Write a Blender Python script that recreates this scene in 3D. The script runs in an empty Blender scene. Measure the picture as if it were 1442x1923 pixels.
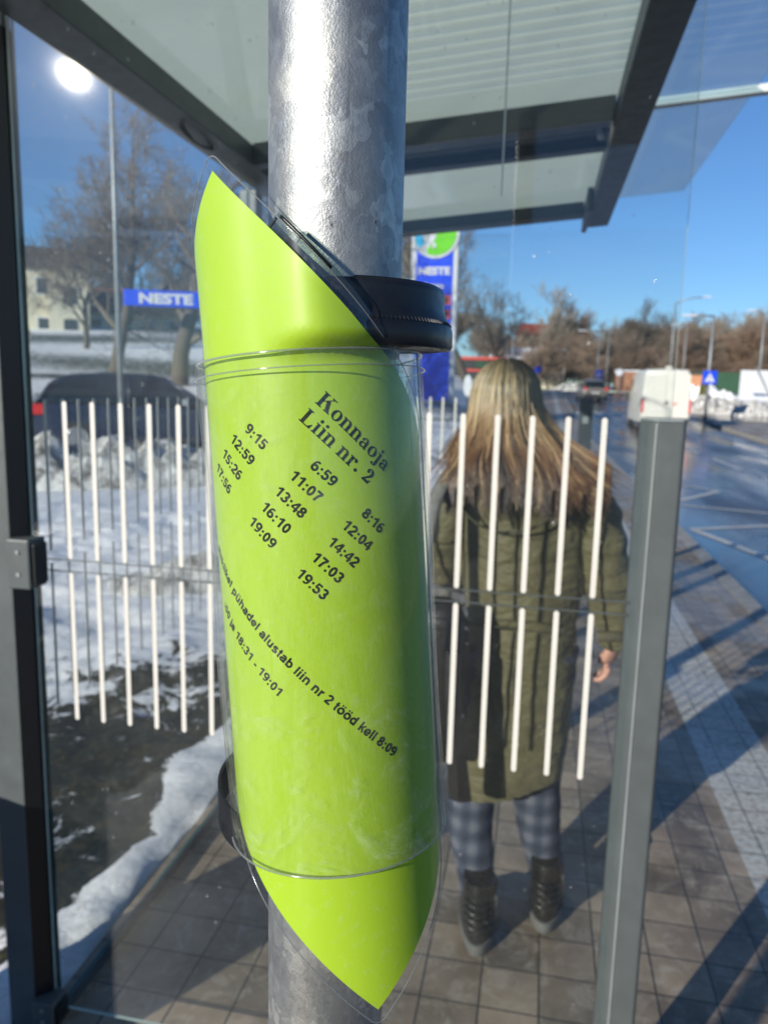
import bpy, bmesh, math, random
from mathutils import Vector, Matrix, noise
random.seed(7)
R = math.radians
PI = math.pi
SC = bpy.context.scene
COL = SC.collection

# ---------------------------------------------------------------- camera
cam = bpy.data.cameras.new('camera')
cam.sensor_fit = 'VERTICAL'; cam.sensor_height = 36; cam.sensor_width = 27
cam.lens = 1440 / 1923 * 36
cam.clip_start = 0.02; cam.clip_end = 2500
cam.dof.use_dof = True; cam.dof.focus_distance = 0.308; cam.dof.aperture_fstop = 15
co = bpy.data.objects.new('camera', cam); COL.objects.link(co)
CM = Matrix.Rotation(R(11.3), 3, 'Z') @ Matrix.Rotation(R(80.7), 3, 'X') @ Matrix.Rotation(R(1.4), 3, 'Z')
co.matrix_world = Matrix.Translation((0, 0, 1.6)) @ CM.to_4x4()
SC.camera = co
SC.cycles.use_denoising = True
SC.cycles.transparent_max_bounces = 24
SC.cycles.max_bounces = 8
SC.cycles.transmission_bounces = 6
SC.cycles.caustics_reflective = False
SC.cycles.caustics_refractive = False
SC.cycles.sample_clamp_indirect = 6

# ---------------------------------------------------------------- sky and sun
SUN_AZ, SUN_EL = 32.5, 18.7           # the sun stands behind the camera, to its left
sd = Vector((-math.sin(R(SUN_AZ)) * math.cos(R(SUN_EL)), -math.cos(R(SUN_AZ)) * math.cos(R(SUN_EL)), math.sin(R(SUN_EL))))
W = bpy.data.worlds.new('World'); SC.world = W; W.use_nodes = True
wn = W.node_tree.nodes; wn.clear()
sky = wn.new('ShaderNodeTexSky'); sky.sky_type = 'NISHITA'; sky.sun_disc = False
sky.sun_elevation = R(SUN_EL); sky.sun_rotation = R(180 + SUN_AZ)
sky.air_density = 1.0; sky.dust_density = 0.0; sky.ozone_density = 5.0
bg = wn.new('ShaderNodeBackground'); bg.inputs[1].default_value = 0.085
wo = wn.new('ShaderNodeOutputWorld')
tn = wn.new('ShaderNodeMix'); tn.data_type = 'RGBA'; tn.blend_type = 'MULTIPLY'; tn.inputs[0].default_value = 1; tn.inputs[7].default_value = (.84, 1.0, 1.16, 1)
W.node_tree.links.new(sky.outputs[0], tn.inputs[6]); W.node_tree.links.new(tn.outputs[2], bg.inputs[0]); W.node_tree.links.new(bg.outputs[0], wo.inputs[0])
sl = bpy.data.lights.new('sun', 'SUN'); sl.energy = 5.0; sl.angle = R(0.5); sl.color = (1, 0.93, 0.82)
so = bpy.data.objects.new('sun', sl); COL.objects.link(so)
so.rotation_euler = sd.to_track_quat('Z', 'Y').to_euler()
SC.view_settings.view_transform = 'Standard'; SC.view_settings.look = 'None'
SC.view_settings.exposure = 0.35; SC.view_settings.gamma = 1.0


# ---------------------------------------------------------------- helpers
def ray(x, y):
    return (CM @ Vector(((x - 721) / 1440, -(y - 961.5) / 1440, -1))).normalized()


def at(x, y, d):            # point at horizontal distance d along the sight line of photo pixel x, y
    r = ray(x, y)
    return Vector((0, 0, 1.6)) + r * d / math.hypot(r.x, r.y)


def setp(o, label=None, cat=None, group=None, kind=None):
    if label: o['label'] = label
    if cat: o['category'] = cat
    if group: o['group'] = group
    if kind: o['kind'] = kind
    return o


def thing(name, label, cat, loc=(0, 0, 0), rz=0, group=None):
    o = bpy.data.objects.new(name, None); COL.objects.link(o)
    o.location = loc; o.rotation_euler = (0, 0, rz); o.empty_display_size = 0.1
    return setp(o, label, cat, group)


def copy_tree(o, parent=None):
    c = o.copy(); COL.objects.link(c)
    if parent: c.parent = parent
    for ch in list(o.children): copy_tree(ch, c)
    return c


class MB:
    def __init__(s): s.v = []; s.f = []; s.m = []; s.mi = 0

    def add(s, vs, fs):
        n = len(s.v); s.v += [tuple(v) for v in vs]
        for f in fs: s.f.append(tuple(i + n for i in f)); s.m.append(s.mi)

    def box(s, x0, x1, y0, y1, z0, z1, M=None):
        vs = [Vector(p) for p in ((x0, y0, z0), (x1, y0, z0), (x1, y1, z0), (x0, y1, z0), (x0, y0, z1), (x1, y0, z1), (x1, y1, z1), (x0, y1, z1))]
        if M: vs = [M @ v for v in vs]
        s.add(vs, [(3, 2, 1, 0), (4, 5, 6, 7), (0, 1, 5, 4), (1, 2, 6, 5), (2, 3, 7, 6), (3, 0, 4, 7)])

    def quad(s, a, b, c, d): s.add([a, b, c, d], [(0, 1, 2, 3)])

    def loft(s, rings, cap=True, closed=True):
        n = len(rings[0]); vs = [p for r in rings for p in r]; fs = []
        for i in range(len(rings) - 1):
            for j in range(n if closed else n - 1):
                k = (j + 1) % n
                fs.append((i * n + j, i * n + k, (i + 1) * n + k, (i + 1) * n + j))
        if cap:
            fs.append(tuple(range(n))[::-1]); fs.append(tuple((len(rings) - 1) * n + j for j in range(n)))
        s.add(vs, fs)

    def tube(s, pts, rs, n=8, cap=True):
        pts = [Vector(p) for p in pts]
        if not isinstance(rs, (list, tuple)): rs = [rs] * len(pts)
        rings = []; up = None
        for i, p in enumerate(pts):
            d = (pts[min(i + 1, len(pts) - 1)] - pts[max(i - 1, 0)]).normalized()
            if up is None: up = d.orthogonal().normalized()
            else:
                up = up - d * up.dot(d)
                up = up.normalized() if up.length > 1e-6 else d.orthogonal().normalized()
            w = d.cross(up)
            rings.append([p + (up * math.cos(2 * PI * k / n) + w * math.sin(2 * PI * k / n)) * rs[i] for k in range(n)])
        s.loft(rings, cap)

    def prism(s, poly, z0, z1, M=None):
        a = [Vector((x, y, z0)) for x, y in poly]; b = [Vector((x, y, z1)) for x, y in poly]
        if M: a = [M @ v for v in a]; b = [M @ v for v in b]
        s.loft([a, b])

    def lathe(s, prof, n=48, c=(0, 0, 0)):
        rings = [[Vector((c[0] + r * math.cos(2 * PI * k / n), c[1] + r * math.sin(2 * PI * k / n), c[2] + z)) for k in range(n)] for r, z in prof]
        s.loft(rings, cap=False)

    def build(s, name, mat, parent=None, smooth=False, bevel=0, angle=None, fix=True):
        me = bpy.data.meshes.new(name); me.from_pydata(s.v, [], s.f)
        mats = mat if isinstance(mat, (list, tuple)) else [mat]
        for m in mats: me.materials.append(m)
        if len(mats) > 1: me.polygons.foreach_set('material_index', s.m)
        if smooth: me.polygons.foreach_set('use_smooth', [True] * len(s.f))
        if fix:
            bm = bmesh.new(); bm.from_mesh(me); bmesh.ops.recalc_face_normals(bm, faces=bm.faces); bm.to_mesh(me); bm.free()
        me.update()
        if angle: me.set_sharp_from_angle(angle=R(angle))
        o = bpy.data.objects.new(name, me); COL.objects.link(o)
        if parent: o.parent = parent
        if bevel:
            b = o.modifiers.new('bevel', 'BEVEL'); b.width = bevel; b.segments = 2; b.limit_method = 'ANGLE'; b.angle_limit = R(40)
        return o


def smoothstep(a, b, x):
    t = min(1, max(0, (x - a) / (b - a))); return t * t * (3 - 2 * t)


# ---------------------------------------------------------------- material helpers
class NT:
    def __init__(s, name):
        s.m = bpy.data.materials.new(name); s.m.use_nodes = True; s.t = s.m.node_tree; s.t.nodes.clear()
        s.out = s.t.nodes.new('ShaderNodeOutputMaterial')

    def n(s, typ, _in=None, **kw):
        nd = s.t.nodes.new('ShaderNode' + typ)
        for k, v in kw.items(): setattr(nd, k, v)
        for k, v in (_in or {}).items():
            if isinstance(v, bpy.types.NodeSocket): s.t.links.new(v, nd.inputs[k])
            else:
                i = nd.inputs[k]
                if i.type == 'RGBA' and len(v) == 3: v = (*v, 1)
                i.default_value = v
        return nd

    def co(s, kind='Object', scale=(1, 1, 1), rot=(0, 0, 0)):
        c = s.n('TexCoord')
        return s.n('Mapping', {0: c.outputs[kind], 3: scale, 2: rot}).outputs[0]

    def pos(s, scale=(1, 1, 1), rot=(0, 0, 0)):
        g = s.n('NewGeometry')
        return s.n('Mapping', {0: g.outputs['Position'], 3: scale, 2: rot}).outputs[0]

    def noise(s, v, sc, det=4, rough=0.55, dist=0):
        return s.n('TexNoise', {'Vector': v, 'Scale': sc, 'Detail': det, 'Roughness': rough, 'Distortion': dist}).outputs[0]

    def ramp(s, f, stops, interp='LINEAR'):
        r = s.n('ValToRGB', {0: f}); cr = r.color_ramp; cr.interpolation = interp
        while len(cr.elements) < len(stops): cr.elements.new(0.5)
        for e, (p, c) in zip(cr.elements, stops):
            e.position = p
            if isinstance(c, (int, float)): c = (c, c, c)
            e.color = (*c, 1) if len(c) == 3 else c
        return r.outputs[0]

    def mix(s, f, a, b, blend='MIX'):
        m = s.n('Mix', data_type='RGBA', blend_type=blend)
        for i, v in ((0, f), (6, a), (7, b)):
            if isinstance(v, bpy.types.NodeSocket): s.t.links.new(v, m.inputs[i])
            elif i == 0: m.inputs[0].default_value = v
            else: m.inputs[i].default_value = (*v, 1) if len(v) == 3 else v
        return m.outputs[2]

    def math(s, op, a, b=0.0, c=0.0):
        return s.n('Math', {0: a, 1: b, 2: c}, operation=op).outputs[0]

    def bump(s, h, st=0.3, d=0.01):
        return s.n('Bump', {'Height': h, 'Strength': st, 'Distance': d}).outputs[0]

    def bsdf(s, _in):
        b = s.n('BsdfPrincipled', _in); s.t.links.new(b.outputs[0], s.out.inputs[0]); return s.m

    def surf(s, sh): s.t.links.new(sh.outputs[0] if hasattr(sh, 'outputs') else sh, s.out.inputs[0]); return s.m


def plain(name, col, rough=0.6, metal=0.0, var=0.12, sc=8, bump=0.05, coat=0.0, bd=0.002, spec=0.5):
    t = NT(name); v = t.co()
    f = t.noise(v, sc, 5)
    a = tuple(c * (1 - var) for c in col); b = tuple(min(1, c * (1 + var)) for c in col)
    c = t.ramp(f, [(0.3, a), (0.7, b)])
    r = t.ramp(t.noise(v, sc * 3, 3), [(0.3, max(0, rough - 0.07)), (0.7, min(1, rough + 0.07))])
    return t.bsdf({'Base Color': c, 'Roughness': r, 'Metallic': metal, 'Coat Weight': coat, 'Specular IOR Level': spec,
                   'Normal': t.bump(t.noise(v, sc * 6, 4), bump, bd)})


def schlick(t, f0=.042):
    g = t.n('NewGeometry'); d = t.n('VectorMath', {0: g.outputs['Incoming'], 1: g.outputs['Normal']}, operation='DOT_PRODUCT').outputs['Value']
    k = t.math('POWER', t.math('SUBTRACT', 1.0, t.math('ABSOLUTE', d)), 5.0)
    return t.math('MULTIPLY_ADD', k, 1 - f0, f0)


def thin_clear(name, tint=(1, 1, 1), rough=0.05, haze=0.03, hazecol=(0.8, 0.8, 0.8), dirt=None, fres=1.0, sc=12, stretch=(1, 1, 1), halo=0):
    """Clear sheet: what is behind shows straight through, Fresnel mirror on top, a film of dust that scatters light."""
    t = NT(name); v = t.pos(stretch)
    tr = t.n('BsdfTransparent', {0: tint}); gl = t.n('BsdfGlossy', {0: (1, 1, 1), 'Roughness': rough})
    if halo:
        gl = t.n('MixShader', {0: .010, 1: gl.outputs[0], 2: t.n('BsdfGlossy', {0: (1, .98, .93), 'Roughness': .065}).outputs[0]})
        gl = t.n('MixShader', {0: halo, 1: gl.outputs[0], 2: t.n('BsdfGlossy', {0: (1, .97, .9), 'Roughness': .24}).outputs[0]})
    mx = t.n('MixShader', {0: t.math('MULTIPLY', schlick(t), fres), 1: tr.outputs[0], 2: gl.outputs[0]})
    df = t.n('BsdfDiffuse', {0: hazecol}); tl = t.n('BsdfTranslucent', {0: hazecol})
    d2 = t.n('MixShader', {0: 0.4, 1: df.outputs[0], 2: tl.outputs[0]})
    if dirt: f = dirt(t, v)
    else: f = t.ramp(t.noise(v, sc, 6, 0.65, 0.5), [(0.35, haze * 0.6), (0.62, haze), (0.8, haze * 1.5)])
    m2 = t.n('MixShader', {0: f, 1: mx.outputs[0], 2: d2.outputs[0]})
    return t.surf(m2)


M = {}
# galvanised steel: spangle patches, pitted relief
t = NT('galvanised_steel'); v = t.pos((1, 1, 0.75))
dv = t.n('VectorMath', {0: v, 1: t.n('VectorMath', {0: t.n('TexNoise', {'Vector': v, 'Scale': 140, 'Detail': 6}).outputs[1], 'Scale': 0.020}, operation='SCALE').outputs[0]}, operation='ADD').outputs[0]
sp = t.n('SeparateColor', {0: t.n('TexVoronoi', {'Vector': dv, 'Scale': 95, 'Randomness': 1}).outputs[1]}).outputs[0]
sp2 = t.n('SeparateColor', {0: t.n('TexVoronoi', {'Vector': dv, 'Scale': 240, 'Randomness': 1}).outputs[1]}).outputs[1]
base = t.ramp(sp, [(0, (.31, .32, .33)), (.70, (.36, .37, .37)), (.90, (.43, .44, .43)), (1, (.54, .55, .54))])
base = t.mix(1, base, t.ramp(sp2, [(0, .86), (1, 1.1)]), 'MULTIPLY')
big = t.ramp(t.noise(v, 22, 7, 0.68, .6), [(0.32, (.66, .68, .72)), (0.5, (.92, .93, .93)), (0.68, (1.05, 1.02, .96))])
c = t.mix(1, base, big, 'MULTIPLY')
pit = t.ramp(t.noise(v, 150, 4, 0.75), [(0.26, (.14, .11, .09)), (0.30, (1, 1, 1))])
c = t.mix(1, c, pit, 'MULTIPLY')
drip = t.ramp(t.noise(t.pos((300, 300, 9)), 1.0, 4, .6), [(.60, (1, 1, 1)), (.72, (.78, .77, .74))])
c = t.mix(1, c, drip, 'MULTIPLY')
rg = t.ramp(t.noise(v, 60, 6, .7), [(0.3, .38), (0.7, .54)])
h = t.math('ADD', t.noise(v, 1100, 3, 0.7), t.math('ADD', t.math('MULTIPLY', t.noise(v, 260, 5, .7), .8), t.math('MULTIPLY', sp, 0.12)))
M['galv'] = t.bsdf({'Base Color': c, 'Metallic': .78, 'Roughness': rg, 'Normal': t.bump(h, 0.38, 0.0006)})
# paper
t = NT('lime_paper'); v = t.pos()
c = t.ramp(t.noise(v, 16, 3, .5), [(0.3, (.325, .500, .012)), (0.7, (.350, .530, .016))])
M['paper'] = t.bsdf({'Base Color': c, 'Roughness': .5, 'Coat Weight': .12, 'Coat Roughness': .22,
                     'Normal': t.bump(t.noise(v, 30, 2), .05, .001)})
M['ink'] = plain('black_toner', (.004, .005, .003), .6, var=.1, spec=.2)
M['laminate'] = thin_clear('laminate_film', (.95, .965, .97), .10, fres=.5, dirt=lambda t, v: t.ramp(t.noise(v, 190, 5, .75), [(0.55, .006), (0.74, .14)]))


def sleeve_dirt(t, v):
    a = t.ramp(t.noise(v, 36, 10, .80, 2.2), [(0.49, .004), (0.58, .05), (0.70, .30)])
    sx_ = t.n('SeparateXYZ', {0: t.pos()}).outputs
    a = t.math('MULTIPLY', a, t.ramp(t.math('MULTIPLY', sx_[2], .5), [(.70, 1.7), (.745, .30)]))
    b = t.ramp(t.noise(t.pos((1100, 1100, 14)), 1.0, 3, .6), [(0.52, .0), (0.75, .06)])
    w = t.n('TexWave', {'Vector': t.pos((1, 1, .35), (0.5, .3, 0)), 'Scale': 60, 'Distortion': 40, 'Detail': 4, 'Detail Scale': 1.7}).outputs[1]
    cc = t.ramp(w, [(.985, 0), (1, .08)])
    return t.math('ADD', t.math('ADD', a, b), cc)


M['sleeve'] = thin_clear('clear_plastic_sleeve', (.975, .98, .965), .05, fres=.45, dirt=sleeve_dirt, hazecol=(.72, .78, .66))  # scuffed sleeve
M['sleeve_edge'] = thin_clear('clear_plastic_edge', (.62, .68, .66), .12, haze=.22, fres=2.0)
M['black_plastic'] = plain('black_plastic', (.006, .007, .009), .38, bump=.15, sc=60, bd=.0006)
M['label_print'] = plain('grey_moulded_print', (.30, .27, .26), .5)


def pane_dirt_and_reflection(t, v):
    a = t.ramp(t.noise(v, 5, 6, .6, .6), [(0.3, .003), (0.7, .012)])
    b = t.ramp(t.noise(v, 70, 3, .6), [(0.68, 0), (0.76, .16)])
    s = t.n('SeparateXYZ', {0: v}).outputs
    up = t.ramp(t.math('MULTIPLY', s[2], .4), [(.765, 0), (.775, .012)])  # whitened upper part stands in for a reflection in the pane
    lo = t.ramp(t.math('MULTIPLY', s[2], .4), [(0, .03), (.10, .0)])
    return t.math('ADD', t.math('ADD', a, b), t.math('ADD', up, lo))


M['glass'] = thin_clear('shelter_glass', (.945, .965, .965), .016, halo=.010, dirt=pane_dirt_and_reflection, fres=.62, hazecol=(.75, .78, .80))
M['glass_plain'] = thin_clear('shelter_glass_far', (.97, .985, .985), .02, haze=.006, fres=.5)
M['glass_edge'] = plain('glass_edge', (.42, .52, .48), .25, var=.2)
M['glass_edge_dark'] = plain('green_glass_edge', (.02, .10, .09), .15, var=.2)
M['bar_white'] = plain('white_enamel', (.58, .57, .53), .45, var=.03)
M['pale_strip'] = plain('pale_strip_grey', (.62, .66, .64), .4, var=.1)
M['frame'] = plain('grey_powder_coat', (.080, .093, .096), .42, var=.10, sc=14, bump=.10, spec=.4)
M['frame_dark'] = plain('dark_powder_coat', (.030, .042, .052), .45, var=.12, sc=10)
M['frame_edge'] = plain('pale_frame_grey', (.22, .25, .25), .4)  # paler grey for small parts and the painted post ridge highlight


def roof_mat(name, x_clear):
    t = NT(name); p = t.pos(); s = t.n('SeparateXYZ', {0: p}).outputs
    st = t.math('FRACT', t.math('MULTIPLY', s[1], 1 / .062))
    line0 = t.ramp(st, [(.0, 1), (.05, 1), (.09, 0), (.26, 0), (.30, 1), (1, 1)])      # 1 = white print, 0 = clear gap
    line = line0
    far = t.math('MAXIMUM', t.math('GREATER_THAN', s[1], 2.42), t.math('LESS_THAN', s[0], -.52))
    cover = t.math('MAXIMUM', line, far)
    n = t.ramp(t.noise(p, 2.2, 5, .6, .8), [(.35, .86), (.7, 1)])
    a, b = x_clear
    f = t.math('MULTIPLY', t.math('ADD', t.math('MULTIPLY', cover, b - a), a), n)
    tr = t.n('BsdfTransparent', {0: (.80, .90, .95)})
    df = t.n('BsdfDiffuse', {0: (.62, .66, .58)}); tl = t.n('BsdfTranslucent', {0: (.86, .90, .78)})
    fr = t.n('MixShader', {0: .78, 1: df.outputs[0], 2: tl.outputs[0]})
    mx = t.n('MixShader', {0: f, 1: tr.outputs[0], 2: fr.outputs[0]})
    gl = t.n('BsdfGlossy', {'Roughness': .06})
    o = t.n('MixShader', {0: t.math('MULTIPLY', schlick(t), .8), 1: mx.outputs[0], 2: gl.outputs[0]})
    return t.surf(o)


M['roof'] = roof_mat('printed_roof_glass', (.55, .90))
M['roof_over'] = roof_mat('clear_roof_glass', (.04, .16))
M['roof_opaque'] = plain('grey_roof_film', (.34, .38, .36), .5, var=.08, sc=2)

# ground materials
t = NT('concrete_pavers'); p = t.pos()
mp = t.n('Mapping', {0: p, 1: (.0752, .0, 0)}).outputs[0]
br = t.n('TexBrick', {'Vector': mp, 'Color1': (.335, .265, .190), 'Color2': (.185, .150, .110), 'Mortar': (.035, .033, .03), 'Scale': 1.0,
                      'Mortar Size': .0028, 'Mortar Smooth': .3, 'Bias': 0, 'Brick Width': .1555, 'Row Height': .150}, offset=0.0, squash=1.0)
blot = t.ramp(t.noise(p, 2.6, 9, .70, .4), [(.34, (.48, .46, .44)), (.62, (1.15, 1.12, 1.08))])
c = t.mix(1, br.outputs[0], blot, 'MULTIPLY')
salt = t.ramp(t.noise(p, 11, 10, .78, .8), [(.50, 0), (.66, .65)])
c = t.mix(salt, c, (.44, .39, .31))
sx = t.n('SeparateXYZ', {0: p}).outputs
band = t.math('MULTIPLY', t.math('GREATER_THAN', sx[0], .775), t.math('LESS_THAN', sx[0], 1.09))
saltb = t.math('MULTIPLY', band, t.ramp(t.noise(p, 38, 6, .7), [(.36, .10), (.56, .95)]))
c = t.mix(saltb, c, (.50, .50, .47))
lines = t.ramp(br.outputs[1], [(0, 0), (1, 1)])
c = t.mix(t.math('MULTIPLY', lines, .85), c, (.03, .03, .028))
wet = t.ramp(t.noise(p, 1.1, 4), [(.42, .34), (.6, .72)])
hh = t.math('SUBTRACT', t.math('MULTIPLY', t.noise(p, 70, 6, .7), .35), lines)
M['pavers'] = t.bsdf({'Base Color': c, 'Roughness': wet, 'Normal': t.bump(hh, .6, .004)})

t = NT('wet_asphalt'); p = t.pos()
c = t.ramp(t.noise(p, 60, 6, .7), [(.3, (.014, .016, .020)), (.7, (.034, .036, .042))])
c = t.mix(t.ramp(t.noise(t.pos((.8, .16, 1)), .9, 5, .6), [(.50, 0), (.72, .5)]), c, (.085, .070, .060))
r = t.ramp(t.noise(t.pos((.9, .18, 1)), .7, 5, .6), [(.42, .10), (.66, .42)])
M['asphalt'] = t.bsdf({'Base Color': c, 'Roughness': r, 'Specular IOR Level': .8, 'Normal': t.bump(t.noise(p, 90, 5, .7), .18, .004)})
M['marking'] = plain('worn_road_paint', (.48, .48, .45), .5, var=.3, sc=20)
M['kerbstone'] = plain('concrete_kerb', (.26, .255, .24), .7, var=.2, sc=9, bump=.3)

t = NT('snow_and_turf'); p = t.pos()
at_ = t.n('Attribute', attribute_name='snow').outputs[2]
nz = t.noise(p, 4.5, 10, .76, .6); nz2 = t.noise(p, 1.3, 4, .6)
f = t.math('ADD', at_, t.math('MULTIPLY', t.math('SUBTRACT', nz, .5), 3.6))
f = t.ramp(f, [(.42, 0), (.56, 1)])
turf = t.ramp(t.noise(p, 26, 7, .75), [(.3, (.004, .006, .004)), (.52, (.014, .017, .008)), (.62, (.055, .042, .016)), (.74, (.20, .18, .13))])
snow = t.ramp(t.noise(p, 14, 8, .7), [(.3, (.62, .62, .62)), (.55, (.88, .88, .88))])
snow = t.mix(t.ramp(t.noise(p, 55, 5, .8), [(.61, 0), (.68, .85)]), snow, (.09, .078, .055))
c = t.mix(f, turf, snow)
hb = t.math('ADD', t.math('MULTIPLY', f, .7), t.math('MULTIPLY', t.noise(p, 30, 8, .75), .9))
M['snowground'] = t.bsdf({'Base Color': c, 'Roughness': t.ramp(f, [(0, .9), (1, .55)]), 'Normal': t.bump(hb, .55, .04)})

t = NT('dirty_snow'); p = t.pos()
f = t.ramp(t.noise(p, 5, 9, .75, .4), [(.38, 0), (.60, 1)])
c = t.mix(f, (.10, .085, .065), (.72, .72, .70))
M['dirtysnow'] = t.bsdf({'Base Color': c, 'Roughness': .7, 'Normal': t.bump(t.noise(p, 16, 8, .75), .9, .05)})
M['snow'] = plain('white_snow', (.80, .81, .83), .6, var=.06, sc=4, bump=.5, bd=.03)

M['bark'] = plain('grey_brown_bark', (.085, .068, .052), .85, var=.3, sc=12, bump=.4, bd=.01)
M['twig'] = plain('brown_twigs', (.13, .105, .078), .85, var=.3, sc=3)
M['twig2'] = plain('russet_twigs', (.22, .155, .110), .85, var=.3, sc=3)
M['twig3'] = plain('grey_twigs', (.20, .17, .135), .85, var=.25, sc=3)
M['needle'] = plain('dark_green_needles', (.02, .035, .015), .8, var=.4, sc=3)
M['thuja'] = plain('yellow_green_hedge', (.13, .13, .02), .8, var=.4, sc=12)
M['lamp_steel'] = plain('grey_lamp_steel', (.22, .24, .25), .45, metal=.3)
M['white_paint'] = plain('white_vehicle_paint', (.64, .63, .57), .35, var=.04, sc=2, coat=.3)
M['sign_white'] = plain('sign_white', (.56, .58, .62), .4, var=.03)
M['sign_blue'] = plain('sign_blue', (.003, .055, .70), .35, var=.05, sc=2)
M['sign_green'] = plain('sign_green', (.13, .55, .012), .35, var=.05)
M['sign_cyan'] = plain('sign_cyan', (.02, .42, .72), .35, var=.05)
M['sign_red'] = plain('sign_red', (.62, .09, .07), .4, var=.05)
M['sign_dark'] = plain('display_dark', (.05, .012, .012), .4)
M['car_glass'] = plain('dark_car_glass', (.006, .012, .016), .08, var=.1, spec=.5)
M['car_blue'] = plain('dark_blue_car_paint', (.006, .016, .045), .30, var=.08, sc=2, coat=.25)
M['car_grey'] = plain('beige_grey_car_paint', (.16, .14, .12), .3, var=.08, sc=2, coat=.6)
M['car_silver'] = plain('silver_car_paint', (.55, .56, .57), .2, metal=.6, var=.05, coat=.8)
M['tyre'] = plain('black_tyre', (.015, .015, .016), .8)
M['rim'] = plain('alloy_rim', (.35, .36, .37), .35, metal=.7)
M['tail'] = plain('red_tail_light', (.55, .02, .02), .2, coat=.5)
M['trim'] = plain('dark_trim', (.035, .037, .038), .55)
M['plate'] = plain('number_plate', (.62, .62, .60), .4)
M['cream'] = plain('cream_render', (.62, .58, .44), .85, var=.08, sc=1)
M['roof_grey'] = plain('dark_grey_roof', (.07, .065, .065), .8, var=.2, sc=1)
M['roof_red'] = plain('red_tin_roof', (.22, .035, .025), .6, var=.15, sc=1)
M['window'] = plain('dark_window', (.05, .06, .075), .15, spec=.8)
M['brick'] = plain('orange_plaster', (.50, .24, .13), .85, sc=1)
M['greensheet'] = plain('dark_green_sheet', (.02, .07, .035), .6, sc=1)

# person
t = NT('olive_padded_cloth'); v = t.co()
s_ = t.n('SeparateXYZ', {0: v}).outputs
c = t.ramp(t.noise(v, 9, 6, .6), [(.3, (.072, .063, .025)), (.7, (.108, .094, .040))])
fold = t.noise(t.co(scale=(7, 7, 17)), 1.0, 3, .5, .6)
M['coat'] = t.bsdf({'Base Color': c, 'Roughness': .68, 'Sheen Weight': .15, 'Normal': t.bump(t.math('ADD', fold, t.math('MULTIPLY', t.noise(v, 60, 5), .12)), .9, .035)})
M['coat_trim'] = plain('dark_olive_trim', (.045, .042, .022), .7)
t = NT('blue_plaid_cloth'); v = t.co()
s_ = t.n('SeparateXYZ', {0: v}).outputs
wx = t.ramp(t.math('FRACT', t.math('MULTIPLY', s_[0], 19)), [(0, 0), (.25, .9), (.5, .9), (.8, 0)])
wz = t.ramp(t.math('FRACT', t.math('MULTIPLY', s_[2], 16)), [(0, 0), (.3, .9), (.5, .9), (.85, 0)])
pl = t.math('ADD', t.math('MULTIPLY', wx, .5), t.math('MULTIPLY', wz, .5))
c = t.ramp(pl, [(0, (.012, .019, .036)), (.5, (.038, .048, .074)), (1, (.115, .12, .145))])
M['plaid'] = t.bsdf({'Base Color': c, 'Roughness': .85, 'Normal': t.bump(t.noise(t.co(scale=(5, 5, 14)), 1.5, 4), .6, .02)})
M['boot'] = plain('black_boot_leather', (.012, .012, .011), .28, var=.2, sc=14, bump=.5, bd=.006)
M['sole'] = plain('grey_boot_sole', (.11, .11, .105), .7)
M['skin'] = plain('skin', (.52, .27, .20), .5, var=.06, sc=12)
M['bag'] = plain('black_bag_leather', (.007, .007, .008), .4, var=.2, sc=20, bump=.3)
M['strap'] = plain('grey_woven_strap', (.15, .145, .135), .85, var=.3, sc=60)
t = NT('ombre_hair'); v = t.pos()
s_ = t.n('SeparateXYZ', {0: v}).outputs
rnd = t.n('Attribute', attribute_name='rnd').outputs[2]
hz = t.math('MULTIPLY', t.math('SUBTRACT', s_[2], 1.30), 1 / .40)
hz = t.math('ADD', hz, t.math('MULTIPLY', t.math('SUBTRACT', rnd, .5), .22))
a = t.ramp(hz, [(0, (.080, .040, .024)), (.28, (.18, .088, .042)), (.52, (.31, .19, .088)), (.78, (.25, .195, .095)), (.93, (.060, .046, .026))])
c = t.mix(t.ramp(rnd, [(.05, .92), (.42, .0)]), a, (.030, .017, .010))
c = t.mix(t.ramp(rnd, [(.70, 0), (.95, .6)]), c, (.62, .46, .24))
M['hair'] = t.bsdf({'Base Color': c, 'Roughness': .42, 'Specular IOR Level': .6, 'Anisotropic': .5})

# ---------------------------------------------------------------- ground
def zroad(y): return -.12 + 1.7 * smoothstep(26, 80, y) * 1.0


def hill(d):
    if d < 16: return 0
    if d < 26: return .15 * (d - 16)
    return 1.5 + .07 * (d - 26)


def zterr(x, y):
    d = math.hypot(x, y); az = math.degrees(math.atan2(x, y)) if y > -1e9 else 0
    k = min(1, max(0, -az / 16)) if y > 0 else 0
    if y <= 0: k = 0
    z = zroad(y) + .12 + k * hill(d) - .015
    if x > 0: z += max(0, d - 90) * .01
    return z


def grid_mesh(name, xs, ys, fz, mat, attr=None):
    vs = [(x, y, fz(x, y)) for y in ys for x in xs]; nx = len(xs)
    fs = [(j * nx + i, j * nx + i + 1, (j + 1) * nx + i + 1, (j + 1) * nx + i) for j in range(len(ys) - 1) for i in range(nx - 1)]
    me = bpy.data.meshes.new(name); me.from_pydata(vs, [], fs); me.materials.append(mat)
    me.polygons.foreach_set('use_smooth', [True] * len(fs))
    if attr:
        a = me.attributes.new('snow', 'FLOAT', 'POINT'); a.data.foreach_set('value', [attr(x, y) for y in ys for x in xs])
    o = bpy.data.objects.new(name, me); COL.objects.link(o); return o


def geo(a, b, n, k):  # n values from a to b growing by k
    w = [k ** i for i in range(n)]; s = sum(w); out = []; c = 0
    for q in w: c += q; out.append(a + (b - a) * c / s)
    return out


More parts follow.
